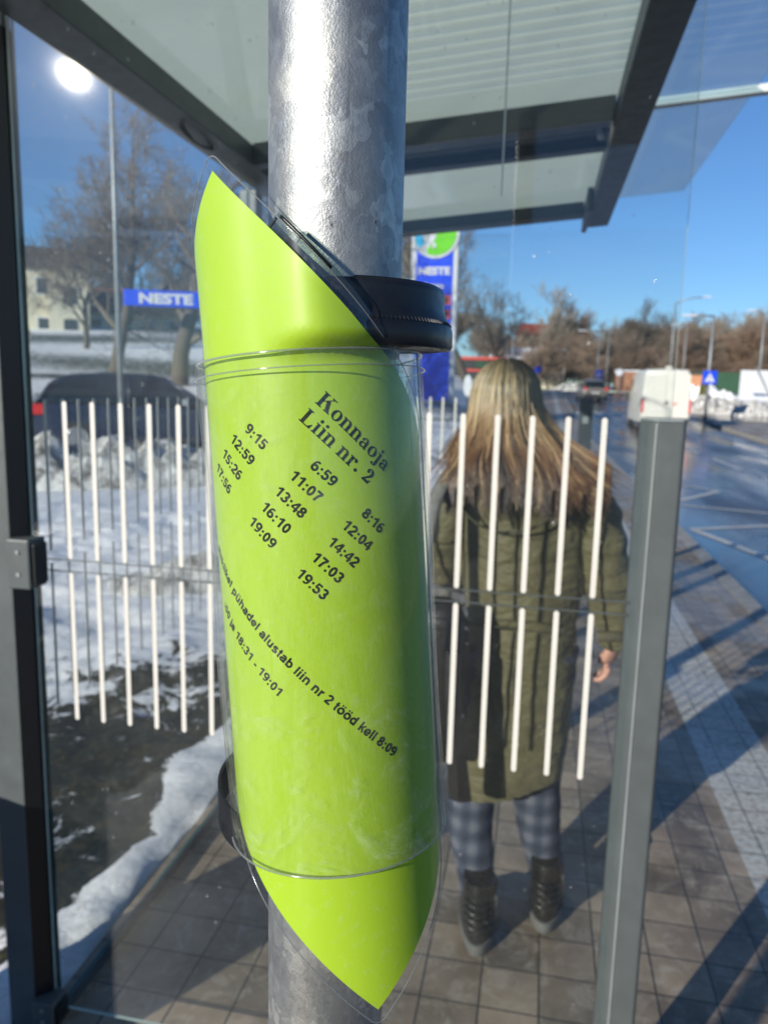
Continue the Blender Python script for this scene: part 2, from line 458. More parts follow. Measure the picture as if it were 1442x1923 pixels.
xs = sorted(geo(-6, -260, 30, 1.13)) + [-6 + i * .045 for i in range(108)]
xs = [x for x in xs if x < -1.165] + [-1.165, -1.16]
ysg = sorted(geo(0, -60, 8, 1.5)) + [i * .045 for i in range(190)] + geo(8.55, 420, 80, 1.045)


def edge_x(y): return -1.39 - .07 * math.sin(y * 2.1) - .12 * noise.noise(Vector((0, y * 2, 0)))   # far side of the ploughed strip


def fz_left(x, y):
    z = zterr(x, y)
    if x > -1.17: return z - .03 if x > -1.163 else z
    nn = noise.fractal(Vector((x * 1.6, y * 1.6, 0)), 1, 2, 5)
    near = 1 - smoothstep(14, 30, math.hypot(x, y))
    z += near * (.055 * nn + .02 * noise.fractal(Vector((x * 7, y * 7, 3)), 1, 2, 4))
    ex = edge_x(y)
    st = smoothstep(ex - .25, ex + .05, x) * (1 - smoothstep(-1.30, -1.165, x))
    if y > -1: z += st * (.040 + .030 * noise.noise(Vector((x * 4, y * 2, 1))))
    z += smoothstep(60, 200, -x) * 0 + near * .05 * smoothstep(2.5, 4.5, -x)
    return z


def snow_attr(x, y):
    ex = edge_x(y)
    if x > ex - .10: return -.4 + 2.0 * smoothstep(ex - .10, ex + .07, x)
    d = math.hypot(x, y)
    dark = smoothstep(ex + .02, ex - .12, x) if False else 1
    # bare turf lies between the ploughed strip and the snow field
    w = -2.42 + .35 * noise.noise(Vector((0, y * 1.2, 5))) + .75 * smoothstep(3.0, 4.6, y)
    s = smoothstep(-(w + .45), -(w - .55), -x)
    v = .20 + .85 * s
    v = max(v, .30 + .9 * smoothstep(4.2, 7.0, y)) if y > 3.4 else v
    v += .35 * noise.noise(Vector((x * 2.2, y * 2.2, 4)))
    if d > 16: v = .55 + 1.1 * noise.noise(Vector((x * .08, y * .16, 2)))
    if d > 30: v = .75 + 1.0 * noise.noise(Vector((x * .05, y * .08, 2)))
    return v


o = grid_mesh('snowy_ground', xs, ysg, fz_left, M['snowground'], snow_attr); setp(o, kind='structure')
# pavement beside the shelter
ysp = [-60, -20, -8, -3] + [i * .5 for i in range(-4, 40)] + geo(20, 420, 60, 1.05)
o = grid_mesh('pavement', [-1.16, -.5, .5, 1.60], ysp, lambda x, y: zroad(y) + .12, M['pavers']); setp(o, kind='structure')
mb = MB()
for a, b in zip(ysp[:-1], ysp[1:]):
    if b - a < .6 and a < 18: pass
yk = -20
while yk < 130:
    z0, z1 = zroad(yk) + .12, zroad(yk + 1) + .12
    mb.loft([[Vector((1.603, yk + .003, z0 - .3)), Vector((1.75, yk + .003, z0 - .3)), Vector((1.75, yk + .003, z0 - .008)), Vector((1.738, yk + .003, z0 + .006)), Vector((1.603, yk + .003, z0 + .006))],
             [Vector((1.603, yk + .997, z1 - .3)), Vector((1.75, yk + .997, z1 - .3)), Vector((1.75, yk + .997, z1 - .008)), Vector((1.738, yk + .997, z1 + .006)), Vector((1.603, yk + .997, z1 + .006))]])
    yk += 1
setp(mb.build('kerb', M['kerbstone']), kind='structure')
o = grid_mesh('road', [1.60, 3, 5, 8, 9.0], ysp, lambda x, y: zroad(y), M['asphalt']); setp(o, kind='structure')
# far side of the road: pavers, kerb, side street, snow
o = grid_mesh('far_pavement', [8.15, 10, 14], [-60, 0, 10, 20, 26, 30, 34, 38, 41], lambda x, y: zroad(y) + .12, M['pavers']); setp(o, kind='structure')
mb = MB()
yk = -10
while yk < 41:
    z0 = zroad(yk) + .13; mb.box(7.95, 8.148, yk + .01, yk + .99, z0 - .4, z0); yk += 1
for i in range(30): mb.box(8.15 + i, 8.15 + i + .98, 41.0, 41.18, zroad(41) - .3, zroad(41) + .13)
setp(mb.build('far_kerb', M['kerbstone']), kind='structure')
o = grid_mesh('side_street', [8.0, 20, 60, 140], [41.1, 44, 48], lambda x, y: zroad(y) - .004, M['asphalt']); setp(o, kind='structure')
o = grid_mesh('far_snowfield', [8.0, 9, 10, 12, 14, 17, 20, 25, 30, 40, 60, 90, 140, 260], [48, 49, 50, 52, 55, 58, 62, 70, 80, 95, 120, 160, 240, 420],
              lambda x, y: zroad(y) + .05 + .25 * noise.noise(Vector((x * .3, y * .3, 0))) + max(0, y - 90) * .01, M['snowground'],
              lambda x, y: .75 + .6 * noise.noise(Vector((x * .2, y * .2, 7)))); setp(o, kind='structure')
o = grid_mesh('far_ground', [14, 30, 60, 260], [-60, 0, 20, 41], lambda x, y: zroad(y) + .10, M['snowground'], lambda x, y: .4); setp(o, kind='structure')

# road markings
def strip(name, pts, w, label=None, mat='marking'):
    mb = MB()
    for (x0, y0), (x1, y1) in pts:
        d = Vector((x1 - x0, y1 - y0, 0)).normalized(); n = Vector((-d.y, d.x, 0)) * w / 2
        k = max(1, int(abs(y1 - y0) / 2))
        for i in range(k):
            a = Vector((x0 + (x1 - x0) * i / k, y0 + (y1 - y0) * i / k, 0)); b = Vector((x0 + (x1 - x0) * (i + 1) / k, y0 + (y1 - y0) * (i + 1) / k, 0))
            a.z = zroad(a.y) + .005; b.z = zroad(b.y) + .005
            mb.quad(a + n, a - n, b - n, b + n)
    return mb.build(name, M[mat])


dash = [((4.62, y), (4.62, y + 3.2)) for y in range(4, 40, 5)]
setp(strip('lane_markings', dash, .12), kind='structure')
zig = []
y = 3.0; sgn = 0
P = [(3.05, 7.6), (1.98, 10.3), (3.25, 11.7), (2.05, 14.2), (3.25, 16.5)]
zig = [((3.4, 6.2), (2.45, 8.75)), ((2.45, 8.75), (1.98, 10.3)), ((1.98, 10.3), (3.35, 11.1)), ((2.75, 12.35), (3.9, 11.9)), ((2.0, 12.6), (2.75, 12.35)), ((2.0, 12.6), (3.2, 14.6)), ((2.0, 16.4), (3.2, 14.6))]
setp(strip('zigzag_markings', zig, .11), kind='structure')
setp(strip('crossing_markings', [((2.2 + i * 1.0, 43), (2.2 + i * 1.0, 46.5)) for i in range(6)], .5), kind='structure')

# ---------------------------------------------------------------- bus shelter
SX0, SX1, SY = -1.13, .224, 1.5
def zr(x): return 2.36 + .085 * (x + 1.05)


sh = thing('bus_shelter', 'grey framed glass bus shelter with white barred end panel behind the pole', 'bus shelter', (-.45, 2.3, 0))
OFF = Vector((.45, -2.3, 0))


def part(mb, name, mat, parent=None, **kw):
    """a shelter part: world coordinates moved into the shelter's own frame"""
    mb.v = [tuple(Vector(v) + OFF) for v in mb.v]
    return mb.build(name, mat, parent or sh, **kw)


post_prof = [(-.039, .030), (-.039, .004), (-.0125, -.030), (.033, -.030), (.039, -.024), (.039, .030)]
# short roadside post
mb = MB(); mb.prism([(SX1 + a, SY + .02 + b) for a, b in post_prof], 0, 1.548)
part(mb, 'post', M['frame'], bevel=.0035)
mb = MB(); mb.prism([(SX1 + a * .96, SY + .02 + b * .96) for a, b in post_prof], 1.5485, 1.5525)
part(mb, 'post_cap', M['frame_edge'], bevel=.001)
mb = MB(); mb.box(SX1 - .0165, SX1 - .0125, SY - .0125, SY - .0100, .01, 1.545); part(mb, 'post_ridge_highlight', M['frame_edge'], bevel=.001)  # pale strip paints a highlight along the post ridge
# rear corner post up to the roof
mb = MB(); mb.prism([(-1.21, 1.520), (-1.21, 1.47), (-1.137, 1.47), (-1.108, 1.495), (-1.108, 1.520)], 0, zr(-1.15) - .02)
part(mb, 'post', M['frame'], bevel=.003)
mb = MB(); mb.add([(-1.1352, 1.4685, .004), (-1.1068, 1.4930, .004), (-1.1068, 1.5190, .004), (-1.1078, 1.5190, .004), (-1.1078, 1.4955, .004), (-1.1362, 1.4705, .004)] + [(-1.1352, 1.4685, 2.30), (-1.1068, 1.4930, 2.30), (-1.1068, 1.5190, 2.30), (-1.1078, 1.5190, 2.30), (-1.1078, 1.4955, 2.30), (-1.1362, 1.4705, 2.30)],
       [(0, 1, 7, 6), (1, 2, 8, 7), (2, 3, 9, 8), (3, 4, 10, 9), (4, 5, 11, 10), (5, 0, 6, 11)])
part(mb, 'chamfer_shade', M['black_plastic'])  # black strip deepens the shade on the post's chamfer and inner side
for yy in (2.86, 4.05):
    mb = MB(); mb.box(-1.14, -1.075, yy - .035, yy + .035, 0, zr(-1.1) - .05); part(mb, 'post', M['frame'], bevel=.003)
# glass clamps
for z0, z1 in ((1.138, 1.250), (.03, .10)):
    mb = MB(); mb.box(-1.135, -1.078, 1.452, 1.512, z0, z1); part(mb, 'glass_clamp', M['frame'], bevel=.004)
    for zc in (z0 + .3 * (z1 - z0), z0 + .75 * (z1 - z0)):
        mb = MB(); mb.loft([[Vector((-1.106 + .005 * math.cos(a), yy_, zc + .005 * math.sin(a))) for a in (2 * PI * k / 12 for k in range(12))] for yy_ in (1.4495, 1.4518)]); part(mb, 'screw', M['frame_edge'])
    mb = MB(); mb.box(-1.0775, -1.070, 1.46, 1.505, z0 + .01, z1 - .012); part(mb, 'clamp_pad', M['black_plastic'], bevel=.001)


def pane(x0, x1, y0, y1, z0, z1, mat, name, thick_axis, edge='glass_edge'):
    """thin box with glass faces and edge material"""
    mb = MB()
    vs = [(x0, y0, z0), (x1, y0, z0), (x1, y1, z0), (x0, y1, z0), (x0, y0, z1), (x1, y0, z1), (x1, y1, z1), (x0, y1, z1)]
    fs = [(3, 2, 1, 0), (4, 5, 6, 7), (0, 1, 5, 4), (1, 2, 6, 5), (2, 3, 7, 6), (3, 0, 4, 7)]
    ax = {'y': (2, 4), 'x': (3, 5)}[thick_axis]
    mb.v = vs
    for i, f in enumerate(fs): mb.f.append(f); mb.m.append(0 if i in ax else 1)
    return part(mb, name, [mat, M[edge]])


ep = pane(-1.104, .236, 1.500, 1.508, .055, 2.36, M['glass'], 'end_panel', 'y')


def barset(parent, fn, n):
    for k in range(n):
        for z0, z1 in ((1.203, 1.552), (.824, 1.172)):
            mb = MB(); fn(mb, k, z0, z1); part(mb, 'white_bar', M['bar_white'], parent, smooth=False)


def flat_bar(mb, x, y, z0, z1, w=.0052, th=.0012):
    prof = []
    for k in range(9): a = PI * k / 8; prof.append((x + w * math.cos(a), z1 - w + w * math.sin(a)))
    for k in range(9): a = PI + PI * k / 8; prof.append((x + w * math.cos(a), z0 + w + w * math.sin(a)))
    mb.loft([[Vector((px, y - th, pz)) for px, pz in prof], [Vector((px, y, pz)) for px, pz in prof]])


barset(ep, lambda mb, k, z0, z1: flat_bar(mb, -1.008 + .0662 * k, 1.4995, z0, z1), 18)
mb = MB(); mb.box(-1.075, .186, 1.5085, 1.5115, 1.196, 1.1985); mb.box(-1.075, .186, 1.5085, 1.5115, 1.1705, 1.173)
part(mb, 'panel_wire', M['frame'], ep)
mb = MB(); mb.box(-.0955, -.0925, 1.4985, 1.4998, 1.95, 2.36); part(mb, 'pane_line', M['pale_strip'], ep)  # thin pale vertical line on the upper pane
# rear wall panes between the posts, with the same printed bars
for y0, y1 in ((1.526, 2.82), (2.90, 4.01)):
    bp = pane(-1.112, -1.104, y0, y1, .034, 2.33, M['glass_plain'], 'rear_panel', 'x', 'glass_edge_dark')
    mb = MB(); mb.box(-1.116, -1.098, y0, y1, .004, .032); part(mb, 'base_rail', M['frame_dark'])
    n = int((y1 - y0) / .0662)
    for k in range(n):
        for z0, z1 in ((1.203, 1.552), (.824, 1.172)):
            yb = y0 + .04 + .0662 * k
            mb = MB(); mb.box(-1.1035, -1.1025, yb - .005, yb + .005, z0, z1); part(mb, 'white_bar', M['bar_white'], bp)
# far end pane
fp = pane(-1.07, -.20, 4.04, 4.048, .08, 2.36, M['glass_plain'], 'far_end_panel', 'y')
for k in range(11):
    for z0, z1 in ((1.203, 1.552), (.824, 1.172)):
        mb = MB(); flat_bar(mb, -.97 + .0662 * k, 4.0395, z0, z1); part(mb, 'white_bar', M['bar_white'], fp)

# roof: rises towards the road
def slab(x0, x1, y0, y1, dz0, dz1):
    mb = MB()
    mb.add([(x0, y0, zr(x0) + dz0), (x1, y0, zr(x1) + dz0), (x1, y1, zr(x1) + dz0), (x0, y1, zr(x0) + dz0),
            (x0, y0, zr(x0) + dz1), (x1, y0, zr(x1) + dz1), (x1, y1, zr(x1) + dz1), (x0, y1, zr(x0) + dz1)],
           [(3, 2, 1, 0), (4, 5, 6, 7), (0, 1, 5, 4), (1, 2, 6, 5), (2, 3, 7, 6), (3, 0, 4, 7)])
    return mb


part(slab(-1.09, -.99, .2, 4.05, -.045, .02), 'roof_beam', M['frame'], bevel=.003)
part(slab(.172, .272, .2, 4.12, -.060, .02), 'roof_beam', M['frame_dark'], bevel=.003)
part(slab(.145, .168, 3.62, 4.10, -.085, .015), 'beam_bracket', M['frame'], bevel=.003)
part(slab(-.985, .142, 3.90, 4.02, -.035, .02), 'cross_beam', M['frame_dark'], bevel=.003)
part(slab(-.985, .168, 2.56, 2.63, -.05, .02), 'cross_beam', M['frame_dark'], bevel=.003)
part(slab(-.985, .168, 2.64, 2.84, -.012, .015), 'roof_gutter', M['frame'], bevel=.002)
for i in range(3): part(slab(-.985, .168, 2.68 + i * .055, 2.688 + i * .055, -.016, -.0125), 'gutter_rib', M['frame_edge'])
part(slab(-.985, .168, 2.85, 2.91, -.045, .02), 'cross_beam', M['frame_dark'], bevel=.003)
part(slab(-1.1, .21, .2, 2.60, .021, .029), 'roof_glass', M['roof'])
part(slab(-1.1, .21, 2.88, 4.10, .021, .029), 'roof_glass', M['roof'])
part(slab(.275, .585, .2, 2.68, .021, .029), 'roof_overhang_glass', M['roof_over'])
part(slab(.275, .585, 2.72, 3.92, .021, .029), 'roof_overhang_glass', M['roof_over'])
part(slab(.275, .72, 2.682, 2.716, .010, .035), 'roof_joint_strip', M['pale_strip'], bevel=.002)
mb = MB()
bx, by = .14, 2.70
mb.lathe([(0, -.012), (.012, -.012), (.014, 0), (.014, .03)], 12, (bx, by, zr(bx) - .05)); part(mb, 'roof_bolt', M['galv'], smooth=True)
mb = MB(); mb.tube([(-1.04, 2.15, zr(-1.04) - .05), (-1.03, 2.2, zr(-1.04) - .075), (-1.035, 2.27, zr(-1.04) - .07), (-1.04, 2.36, zr(-1.04) - .05)], .006, 6)
part(mb, 'cable', M['black_plastic'], smooth=True)

# water droplets on the end panel
mb = MB(); rnd = random.Random(3)
for i in range(150):
    x = rnd.uniform(-1.05, .2); z = rnd.uniform(.3, 2.3) if i % 2 else rnd.uniform(1.75, 2.3)
    if i % 3 == 0: x = rnd.uniform(-1.05, -.6)
    r = rnd.uniform(.0012, .0035)
    mb.lathe([(r * math.cos(a), r * math.sin(a)) for a in (0, .5, 1.0, 1.4)], 8, (0, 0, 0))
    n = 32
    for j in range(len(mb.v) - n, len(mb.v)):
        a = mb.v[j]; mb.v[j] = (x + a[0], 1.4992 - a[2] * .7, z + a[1] * 1.25)
o = mb.build('water_droplets', thin_clear('water_drop', (.95, .97, 1), .15, haze=.30, fres=2.0), smooth=True)
setp(o, 'melt water droplets scattered over the end glass panel', 'droplets', kind='stuff')

# ---------------------------------------------------------------- pole
PX, PY, PR = -.0948, .3485, .030
mb = MB()
mb.lathe([(PR, z) for z in [i * .25 for i in range(13)]] + [(PR - .004, 3.0), (0.001, 3.002)], 96, (PX, PY, 0))
o = mb.build('bus_stop_pole', M['galv'], smooth=True, angle=40)
setp(o, 'round galvanised steel pole in the foreground carrying the lime timetable', 'pole')

# ---------------------------------------------------------------- clear holder on the pole
AX = Vector((-.107, .3543, 1.6)); U = Vector((.0928, -.0548, -1)).normalized()
E1 = Vector((0, -1, 0)); E1 = (E1 - U * E1.dot(U)).normalized(); E2 = Vector((.9957, 0, .0924)); E2 = (E2 - U * E2.dot(U) - E1 * E2.dot(E1)).normalized()


def cp(a, t, r=.0495, off=0.0):   # arc length a (measured at r), distance t down the axis
    th = a / r; rr = r + off
    return AX + U * t + (E1 * math.cos(th) + E2 * math.sin(th)) * rr


hold = thing('timetable_holder', 'clear plastic cylinder sleeve clamped round the pole over the lime sheet', 'holder', tuple(AX + U * .21))
IH = Matrix.Translation(hold.location).inverted()


def lpart(mb, name, mat, parent, **kw):
    Lc = parent.matrix_basis.inverted() if parent.parent is None else None
    w = Matrix.Translation(-Vector(parent.location)) if parent.parent is None else Matrix.Translation(-Vector(parent.parent.location))
    mb.v = [tuple(w @ Vector(v)) for v in mb.v]
    return mb.build(name, mat, parent, **kw)


mb = MB(); n = 120
RS = .0517; a0, a1 = -R(200), R(140)
for off, flip in ((0, 0), (.0012, 1)):
    rows = []
    for i in range(25):
        t_ = -.0100 + .2245 * i / 24
        rows.append([cp((a0 + (a1 - a0) * j / n) * RS, t_, RS, off + .0006 * math.sin(t_ * 40 + j * .05)) for j in range(n + 1)])
    mb.loft(rows, cap=False, closed=False)
sleeve = lpart(mb, 'sleeve', M['sleeve'], hold, smooth=True, fix=False)
mb = MB()
for t_ in (-.0103, .2148):     # thick polished rims, top and bottom
    mb.tube([cp((a0 + (a1 - a0) * j / n) * RS, t_, RS, .0006) for j in range(n + 1)], .00055, 6)
mb.tube([cp((a0 + (a1 - a0) * j / n) * RS, -.0035, RS, .0018) for j in range(n + 1)], .00035, 5)
for aa in (a0, a1, R(83)):
    mb.tube([cp(aa * RS, -.0100 + .2245 * i / 24, RS, .0006) for i in range(25)], .0005, 6)
lpart(mb, 'sleeve_rim', M['sleeve_edge'], hold, smooth=True)
# upper collar: narrow ring, flared skirt, ribbed shoulder, ringed underside
mb = MB()
CX_, CY_ = PX + .001, PY + .0160
mb.lathe([(.0475, .012), (.0350, .0190), (.0440, .0190), (.0444, .0182), (.0456, .0180), (.0464, .0170), (.0466, .0150), (.0470, .0075), (.0477, .0058), (.0502, .0010), (.0510, -.0008), (.0512, -.0080), (.0505, -.0092), (.0498, -.0095), (.0490, -.0085), (.0450, -.0090), (.0390, -.0078), (.0360, -.0070), (.0350, .0190)][1:], 120, (CX_, CY_, 1.6268))
lpart(mb, 'upper_collar', M['black_plastic'], hold, smooth=True, angle=35)
mb = MB()
for i in range(150):
    a = 2 * PI * i / 150; c_, s_ = math.cos(a), math.sin(a)
    p0 = Vector((CX_ + .0481 * c_, CY_ + .0481 * s_, 1.6308)); p1 = Vector((CX_ + .0504 * c_, CY_ + .0504 * s_, 1.6282))
    mb.tube([p0, p1], .00022, 4)
lpart(mb, 'knurling', M['black_plastic'], hold)
mb = MB()
for r_, a_, b_ in ((.0465, -30, 330), (.0425, 15, 75), (.0425, 95, 200), (.0400, 230, 330)):
    mb.tube([(CX_ + r_ * math.cos(R(a_ + (b_ - a_) * k / 60)), CY_ + r_ * math.sin(R(a_ + (b_ - a_) * k / 60)), 1.6178) for k in range(61)], .00030, 4)
lpart(mb, 'moulded_ring', M['label_print'], hold, smooth=True)
# lower strap
mb = MB()
ring = []
for k in range(121):
    a = 2 * PI * k / 120
    ring.append((PX - .0040 + (.0555 + .0004 * math.sin(3 * a)) * math.cos(a), PY + .0130 + .0525 * math.sin(a)))
rows = []
for zo, ro in ((.0, 0), (.0, .0014), (-.019, .0014), (-.019, 0), (0, 0)):
    rows.append([Vector((x + (x - PX) / .05 * ro, y + (y - PY) / .05 * ro, 1.3985 + zo + (y - PY) * .05)) for x, y in ring])
mb.loft(rows, cap=False)
lpart(mb, 'lower_strap', M['black_plastic'], hold, smooth=True, angle=35)

# ---------------------------------------------------------------- the laminated timetable
TH = R(46.6); LD = Vector((math.cos(TH), math.sin(TH))); LN = Vector((-math.sin(TH), math.cos(TH)))
T0 = Vector((-.0243, -.0868)); LL, LW = .302, .216


def sheet(s_, q_, r=.0495, off=0, o0=T0, flare=True):      # s along the long edge, q along the short one
    p = o0 + LD * s_ + LN * q_
    a, t_ = p.x, p.y
    sp = .0010 * a / .1 if a > 0 else .0006 * a / .1
    th = a / r
    th = max(-R(205), min(R(200), th)) if False else th
    rr = r + off + (-.0018 * smoothstep(.11, .17, a)) + (-.0030 * smoothstep(-.10, -.155, a) if False else 0)
    if a < -.10: rr -= .0035 * smoothstep(.10, .155, -a)
    up = smoothstep(-.02, -.085, t_) if False else smoothstep(.02, .085, -t_)
    rr += .0010 * up
    q = AX + U * t_ + (E1 * math.cos(th) + E2 * math.sin(th)) * rr
    if flare: q += E1 * (.010 * smoothstep(-.01, .025, a) * smoothstep(-.006, -.017, -abs(t_)) if t_ < 0 else 0)
    return q


def rrect(L, Wd, rad, ns, nq, x0=0, y0=0):
    """grid over a rounded rectangle"""
    rows = []
    for i in range(ns + 1):
        row = []
        for j in range(nq + 1):
            x, y = L * i / ns, Wd * j / nq
            if rad:
                cx = min(max(x, rad), L - rad); cy = min(max(y, rad), Wd - rad)
                dx, dy = x - cx, y - cy; m = max(abs(dx), abs(dy))
                if m > 0 and dx and dy:
                    k = m / math.hypot(dx, dy); x, y = cx + dx * k, cy + dy * k
            row.append((x + x0, y + y0))
        rows.append(row)
    return rows


def clipped_sheet(name, mat, parent, rows, r, off, amax, o0=T0):
    mb = MB()
    ns, nq = len(rows), len(rows[0])
    idx = {}
    for i in range(ns):
        for j in range(nq):
            s_, q_ = rows[i][j]; p = o0 + LD * s_ + LN * q_
            idx[i, j] = (len(mb.v), abs(p.x) < amax); mb.v.append(tuple(sheet(s_, q_, r, off, o0)))
    for i in range(ns - 1):
        for j in range(nq - 1):
            k = [idx[i, j], idx[i + 1, j], idx[i + 1, j + 1], idx[i, j + 1]]
            if all(x[1] for x in k): mb.f.append(tuple(x[0] for x in k)); mb.m.append(0)
    return lpart(mb, name, mat, parent, smooth=True, fix=False)


base = AX + U * .28
tt = thing('timetable_sheet', 'lime green laminated bus timetable curled diagonally inside the clear sleeve', 'timetable', tuple(base))
clipped_sheet('paper', M['paper'], tt, rrect(LL, LW, 0, 120, 86), .0490, 0, .158)
clipped_sheet('laminate', M['laminate'], tt, rrect(LL + .0105, LW + .0105, .0045, 126, 92, -.0052, -.0052), .0494, 0, .160)
mb = MB(); q0, q1 = -.0052, LL + .0053; w0_, w1_ = -.0052, LW + .0053; rc = .0045
out_ = []
for (cx_, cy_, a0_) in ((q0 + rc, w0_ + rc, 180), (q1 - rc, w0_ + rc, 270), (q1 - rc, w1_ - rc, 0), (q0 + rc, w1_ - rc, 90)):
    out_ += [(cx_ + rc * math.cos(R(a0_ + 15 * k)), cy_ + rc * math.sin(R(a0_ + 15 * k))) for k in range(7)]
out_.append(out_[0]); path_ = []
for (x0_, y0_), (x1_, y1_) in zip(out_[:-1], out_[1:]):
    k_ = max(1, int(math.hypot(x1_ - x0_, y1_ - y0_) / .004))
    path_ += [(x0_ + (x1_ - x0_) * i / k_, y0_ + (y1_ - y0_) * i / k_) for i in range(k_)]
run = []
for s_, q_ in path_ + [path_[0]]:
    if abs((T0 + LD * s_ + LN * q_).x) < .158: run.append(sheet(s_, q_, .0494, .0001))
    else:
        if len(run) > 2: mb.tube(run, .00028, 5)
        run = []
if len(run) > 2: mb.tube(run, .00028, 5)
lpart(mb, 'laminate_rim', M['sleeve_edge'], tt, smooth=True)
# second sheet tucked behind
t2 = thing('second_laminated_sheet', 'dark edge of another laminated sheet tucked behind the lime one', 'laminated sheet', tuple(base + Vector((0, .01, 0))))
O2 = Vector((.0058, -.0664))
clipped_sheet('film', thin_clear('smoky_laminate', (.42, .50, .44), .10, haze=.05, fres=1.6), t2, rrect(.250, .205, .0045, 100, 80), .0455, 0, .140, O2)
clipped_sheet('backing_paper', plain('dull_green_paper', (.05, .12, .03), .7), t2, rrect(.236, .188, 0, 100, 80, .007, .010), .0452, 0, .135, O2)
mb = MB()
mb.tube([sheet(.003 + .0295 * k / 12, .0016, .0455, .0004, O2) for k in range(13)], .0008, 6)
mb.tube([sheet(.0016, .003 + .02 * k / 12, .0455, .0004, O2) for k in range(13)], .0005, 6)
lpart(mb, 'film_edge', M['black_plastic'], t2, smooth=True)


def text_mesh(body, bold=.0, spacing=1.0):
    cu = bpy.data.curves.new('t', 'FONT'); cu.body = body; cu.size = 1; cu.offset = bold; cu.space_character = spacing; cu.resolution_u = 4
    ob = bpy.data.objects.new('t', cu); COL.objects.link(ob)
    dg = bpy.context.evaluated_depsgraph_get(); dg.update()
    me = ob.evaluated_get(dg).to_mesh()
    vs = [v.co.copy() for v in me.vertices]; fs = [tuple(p.vertices) for p in me.polygons]
    ob.evaluated_get(dg).to_mesh_clear(); bpy.data.objects.remove(ob); bpy.data.curves.remove(cu)
    return vs, fs


CAPH = .73


def wrap_text(vs, fs, name, centre, width, height, ang, h0, x0, x1, mat=None):
    """lay flat text on the curved sheet; centre in (arc, t); width along the baseline"""
    d = Vector((math.cos(ang), math.sin(ang))); nn = Vector((math.sin(ang), -math.cos(ang)))
    mb = MB()
    out = []
    for v in vs:
        p = centre + d * ((v.x - (x0 + x1) / 2) / (x1 - x0) * width) + nn * ((v.y - h0 / 2) / h0 * height)
        out.append(cp(p.x, p.y, .0490, .00013))
    mb.add(out, fs)
    return lpart(mb, name, mat or M['ink'], tt, fix=False)


